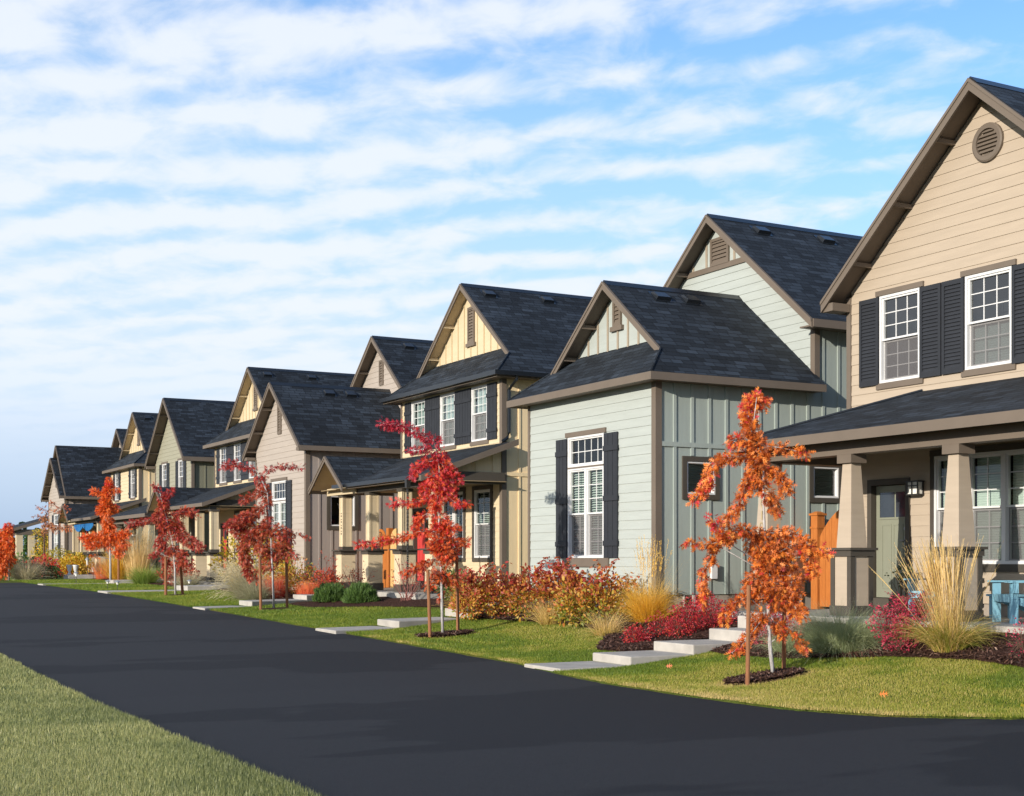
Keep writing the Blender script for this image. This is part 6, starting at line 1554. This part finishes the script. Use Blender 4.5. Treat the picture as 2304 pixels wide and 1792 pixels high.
# cedar gates between the houses
def boards(mb, x, y0, y1, zb, top, n, mi=0):
    w = (y1 - y0) / n
    for k in range(n):
        a, b_ = y0 + w * k + .004, y0 + w * (k + 1) - .004
        za, zc = top((a - y0) / (y1 - y0)), top((b_ - y0) / (y1 - y0)); zm = top(((a + b_) / 2 - y0) / (y1 - y0))
        mb.prism([(x, a, zb), (x, b_, zb), (x, b_, zc), (x, (a + b_) / 2, zm), (x, a, za)], (.022, 0, 0), mi)
T = empty('garden_gate', (18.42, 20.0, .6)); tag(T, 'orange cedar gate with curved top between the sage and tan houses', 'gate')
mb = MB(); boards(mb, 18.4, 19.35, 21.06, .66, lambda t: 1.95 + .68 * math.sin(math.pi * (.02 + .96 * t)) ** .8, 10); mb.build('gate_leaf', M_CEDAR, T)
mb = MB(); mb.box(18.36, 18.55, 21.08, 21.27, .5, 2.46); mb.frustum(18.455, 21.175, 2.461, 2.50, .125, .125); mb.frustum(18.455, 21.175, 2.501, 2.54, .105, .04); mb.box(18.345, 18.565, 21.065, 21.285, 2.2, 2.24); mb.build('post', M_CEDAR, T)
mb = MB(); mb.box(18.36, 18.55, 18.65, 19.3, .66, 2.2); mb.build('fence_panel', M_CEDAR, T)
T = empty('garden_gate', (17.06, 39.3, .6)); tag(T, 'double arched cedar gate left of the red door', 'gate')
mb = MB(); boards(mb, 17.05, 39.42, 40.28, .66, lambda t: 2.15 + .38 * math.sqrt(max(0, 1 - (2 * t - 1) ** 2)), 6); o = mb.build('gate_leaf', M_CEDAR, T)
mb = MB()
for yy in (39.72, 39.85, 39.98): mb.tube([(17.035, yy, 1.75), (17.035, yy, 2.38)], .010, 6)
mb.tube([(17.035, 39.66 + .38 * k / 8, 2.2 + .24 * math.sqrt(max(0, 1 - (2 * k / 8 - 1) ** 2))) for k in range(9)], .012, 6); mb.tube([(17.035, 39.66, 1.75), (17.035, 39.66, 2.2)], .012, 6); mb.tube([(17.035, 40.04, 1.75), (17.035, 40.04, 2.2)], .012, 6); mb.build('grille', M_METAL, o)
mb = MB(); boards(mb, 17.05, 38.2, 39.08, .66, lambda t: 2.15 + .38 * math.sqrt(max(0, 1 - (2 * t - 1) ** 2)), 6); mb.build('gate_leaf', M_CEDAR2, T)
mb = MB(); mb.box(17.02, 17.18, 39.15, 39.34, .6, 2.55); mb.build('post', M_CEDAR, T)

# meter on a post, teal cabinet, garden light
T = empty('utility_meter', (15.6, 38.9, .57)); tag(T, 'grey utility meter box on a thin pipe before the mauve side wall', 'meter')
mb = MB(); mb.box(15.52, 15.62, 38.78, 39.0, 1.38, 1.62); mb.frustum(15.57, 38.89, 1.621, 1.64, .09, .07); mb.build('cabinet', M_GREYMETAL, T)
mb = MB(); mb.tube([(15.57, 38.89, .5), (15.57, 38.89, 1.379)], .022, 8); mb.build('pipe', M_GREYMETAL, T)
T = empty('utility_cabinet', (12.5, 38.9, .47)); tag(T, 'teal green utility cabinet poking out behind the grey green grass', 'cabinet')
MT = material('teal_paint', (.16, .30, .25), .5, .08)
mb = MB(); mb.frustum(12.6, 38.95, .40, 1.02, .2, .2); mb.build('cabinet', MT, T)
mb = MB(); mb.frustum(12.6, 38.95, 1.021, 1.1, .225, .17); mb.build('lid', MT, T)
T = empty('garden_light', (15.0, 20.2, .6)); tag(T, 'short black cylindrical garden light beside the sage foundation', 'light')
mb = MB(); mb.tube([(14.95, 20.2, .5), (14.95, 20.2, .78)], .045, 14); mb.build('body', M_METAL, T)
mb = MB(); mb.tube([(14.95, 20.2, .781), (14.95, 20.2, .80), (14.95, 20.2, .83)], [.055, .055, .02], 14); mb.build('cap', M_METAL, T)

def path_light(x, y, h, label, s=1.0):
    z = g1(x, y); T = empty('path_light', (x, y, z)); tag(T, label, 'light', 'solar lights along the lawns')
    mb = MB(); mb.tube([(x, y, z - .05), (x, y, z + h * .62)], .012 * s, 6); mb.build('spike', M_METAL, T)
    mb = MB(); mb.tube([(x, y, z + h * .62), (x, y, z + h * .86)], [.035 * s, .065 * s], 10); mb.build('lens', M_FROST, T)
    mb = MB(); mb.tube([(x, y, z + h * .862), (x, y, z + h * .9), (x, y, z + h)], [.12 * s, .11 * s, .03 * s], 12); mb.build('cap', M_GREYMETAL, T)
path_light(13.0, 47.0, .34, 'solar path light by the step behind the wine red oak', 0.8)
path_light(10.6, 47.15, .34, 'solar path light standing right of the vivid orange oak, nearest the road', 0.8)
path_light(10.55, 48.4, .34, 'solar path light below the trunk of the vivid orange oak', 0.8)
path_light(11.3, 57.6, .5, 'solar path light on the open lawn left of the vivid orange oak', .9)
path_light(13.6, 65.4, .55, 'solar path light on the upper lawn before the distant cream porch', .9)
path_light(13.9, 68.2, 1.0, 'tall solar light right of the yellow flowers', .9)
def urn(x, y, label):
    z = .86; T = empty('garden_urn', (x, y, z)); tag(T, label, 'urn', 'white urns on the far step')
    mb = MB(); mb.tube([(x, y, z), (x, y, z + .05), (x, y, z + .12), (x, y, z + .2), (x, y, z + .42), (x, y, z + .46)], [.09, .09, .04, .09, .13, .15], 14); mb.build('bowl', M_WHITE, T, smooth=True)
    mb = MB(); mb.tube([(x, y, z + .461), (x, y, z + .47)], [.12, .12], 12); mb.build('soil', M_MULCH, T)
urn(12.85, 67.05, 'white garden urn at the left end of the far concrete step'); urn(12.95, 66.1, 'white garden urn at the right end of the far concrete step')
# blue bunting under the far porch beam
mb = MB(); n = 44
for seg_, (ya, yb) in enumerate(((75.6, 73.4), (73.4, 70.9))):
    prev = None
    for k in range(n + 1):
        t = k / n; y = ya + (yb - ya) * t; d = .14 + .24 * abs(math.sin(math.pi * t)); xx = 14.72 + .02 * math.sin(k * 1.3)
        cur = ((xx, y, 3.40), (xx + .01, y, 3.40 - d))
        if prev: mb.face([prev[0], cur[0], cur[1], prev[1]]); mb.face([tuple(Vector(q) + Vector((.012, 0, 0))) for q in (prev[1], cur[1], cur[0], prev[0])])
        prev = cur
tag(mb.build('bunting', material('blue_cloth', (.012, .07, .25), .7, 0, 6, 0, 1, .2, (1, 1, 1), (.02, .17, .36)), loc=(14.7, 73, 3.4), recalc=False), 'bright blue fabric bunting hung under the distant cream porch', 'bunting')
# potted twig by the tan door
T = empty('potted_plant', (16.35, 16.75, .71)); tag(T, 'sparse dark twig plant in a pot beside the green grey door', 'potted plant')
mb = MB(); mb.tube([(16.35, 16.75, .711), (16.35, 16.75, .98), (16.35, 16.75, 1.0)], [.12, .16, .17], 16); mb.build('pot', material('clay_pot', (.16, .09, .06), .7, .15), T)
mb = MB(); P = []
for k in range(14):
    a = RNG.random() * 6.28; e = Vector((16.35 + .26 * math.cos(a) * RNG.random(), 16.75 + .26 * math.sin(a) * RNG.random(), 1.2 + .35 * RNG.random())); mb.tube([(16.35, 16.75, .95), tuple((e + Vector((16.35, 16.75, 1.0))) / 2), tuple(e)], [.005, .004, .002], 4); P += [tuple(e)] * 5
mb.build('stem', M_TWIG, T, recalc=False); P = np.array(P) + RNG.normal(scale=.04, size=(len(P), 3))
V, F, t = leaves(P, RNG.normal(size=P.shape), np.full(len(P), .05), np.full(len(P), .15), LEAF_V, LEAF_F); np_mesh('foliage', V, F, L_PINE, T, tint=t)
# leaves that have dropped on the lawn
for x, y, s_, t_, lb in ((10.75, 11.35, .11, .5, 'fallen orange leaf on the lawn in front of the feather grass'), (11.35, 9.95, .10, .3, 'pale fallen leaf on the lawn near the right picture edge'), (10.9, 15.6, .10, .8, 'red fallen leaf on the lawn beside the concrete walk')):
    P = np.array([[x, y, g1(x, y) + .06]]); V, F, t = leaves(P, np.array([[.7, -.7, .12]]), np.array([s_]), np.array([t_]), OAK_V, OAK_F)
    o = np_mesh('fallen_leaf', V, F, L_ORANGE if t_ != .3 else L_YELLOW, loc=(x, y, g1(x, y) + .06), tint=t); tag(o, lb, 'leaf', 'leaves dropped on the lawn')

# house numbers on the outer porch columns
def numerals(parent, M, a, z, h, chars, mat, step):
    cu = MB()
    for k, ch in enumerate(chars):
        zc = z - k * step
        if ch == '0': 
            for q in range(18):
                t0, t1 = 2 * math.pi * q / 18, 2 * math.pi * (q + 1) / 18; P = lambda t_, r_: M(a + h * .32 * r_ * math.cos(t_), zc + h * .5 * r_ * math.sin(t_), .012)
                cu.face([P(t0, 1), P(t1, 1), P(t1, .76), P(t0, .76)])
        elif ch == '1': cu.bm(M, a - h * .06, a + h * .06, zc - h * .5, zc + h * .5, .004, .012)
    return cu.build('house_number', mat, parent, recalc=False)
col = [o for o in HA.children if o.name.startswith('column')][0]
for k, (zc, ch) in enumerate(((2.72, '0'), (2.54, '0'), (2.34, '1'), (2.15, '0'))):
    lean = .098 + (.165 - .098) * (3.1 - zc) / 1.325
    numerals(col, MX(15.08 - lean - .004), 18.54, zc, .15, ch, material('brass', (.42, .32, .16), .5, .1), .2)
col = [o for o in HC.children if o.name.startswith('column')][0]
for k in range(8):
    mb = MB(); zc = 2.9 - k * .085; mb.box(14.855, 14.869, 37.62 - .015, 37.62 + .015, zc, zc + .03 + .02 * (k % 2)); mb.build('house_number', M_METAL, col)
# etched lilies in the small mauve window
M = MY(21.45 + 18.82)
mb = MB()
for (ax, az_, dx) in ((15.86, 3.28, .10), (16.14, 3.27, -.06)):
    mb.tube([M(15.97, 2.68, -.05), M(15.97, 3.0, -.05), M(ax + dx * .3, az_ - .06, -.05)], .006, 5)
    for s_ in (-1, 1): mb.face([M(ax, az_ - .13, -.05), M(ax + s_ * .03, az_ - .04, -.05), M(ax + s_ * .09 + dx * .2, az_ + .05, -.05), M(ax + dx * .2, az_ + .01, -.05)])
mb.build('lily_decoration', M_FROST, HD, recalc=False)
# far porch at the end of the row
T = empty('house', (15.8, 94.5, 1.0)); tag(T, 'last house of the row, only its open porch on pale columns showing', 'house')
mF, mS = paint('cream', C_CREAM, C_CREAM2)
mb = MB(); mb.roof([(14.2, 92.8, 3.55), (14.2, 99, 3.55), (17.5, 99, 4.55), (17.5, 92.8, 4.55)], .06); mb.build('roof', ROOF_M, T, recalc=False)
mb = MB(); mb.box(14.17, 14.199, 92.78, 99, 3.32, 3.54); mb.prism([(14.2, 92.77, 3.54), (17.5, 92.77, 4.54), (17.5, 92.77, 4.36), (14.2, 92.77, 3.34)], (0, .029, 0)); mb.box(14.5, 17.4, 92.95, 93.2, 3.15, 3.5); mb.box(14.5, 14.75, 93.2, 98.8, 3.15, 3.5); mb.build('porch_beam', M_TRIM, T)
for cx, cy in ((14.72, 93.2), (15.45, 93.2), (14.72, 97.5)):
    mb = MB(); mb.box(cx - .2, cx + .2, cy - .2, cy + .2, 1.05, 3.149); mb.build('column', mF, T)
mb = MB(); mb.box(14.4, 17.6, 92.9, 99, .4, 1.05); mb.build('porch_floor', M_CONC, T)
mb = MB(); mb.box(15.75, 17.4, 93.0, 93.12, 1.051, 1.72); mb.build('porch_rail', material('sage_grey', (.19, .22, .19), .7, .06), T)
mb = MB(); mb.box(17.6, 25, 93.2, 99, .4, 4.3); mb.build('wall', mS, T)
# far trees on the horizon
for k, (d, a, h) in enumerate(((240, -.372, 7), (255, -.3545, 8.5), (230, -.349, 6), (260, -.344, 7.5), (250, -.338, 6.5), (245, -.3605, 5.5))):
    x = d * (math.sin(TH) + a * math.cos(TH)); y = d * (math.cos(TH) - a * math.sin(TH)); z = -.4
    T = empty('conifer', (x, y, z)); tag(T, 'tiny dark conifer on the far horizon at the left', 'tree', 'distant conifers on the horizon')
    mb = MB(); mb.tube([(x, y, z), (x, y, z + h * .9)], [.25, .03], 6); mb.build('trunk', M_TWIG, T)
    n = 900; u = RNG.random(n); an = RNG.random(n) * 6.283; r_ = (1 - u) * h * .26 * RNG.random(n) ** .4
    P = np.stack([x + r_ * np.cos(an), y + r_ * np.sin(an), z + .1 * h + u * h * .95], 1); D = np.stack([np.cos(an), np.sin(an), np.full(n, -.3)], 1)
    V, F, t = leaves(P, D, RNG.uniform(.3, .8, n), np.clip(RNG.normal(.35, .15, n), 0, 1), DIA_V, DIA_F); np_mesh('crown', V, F, L_PINE, T, tint=t)
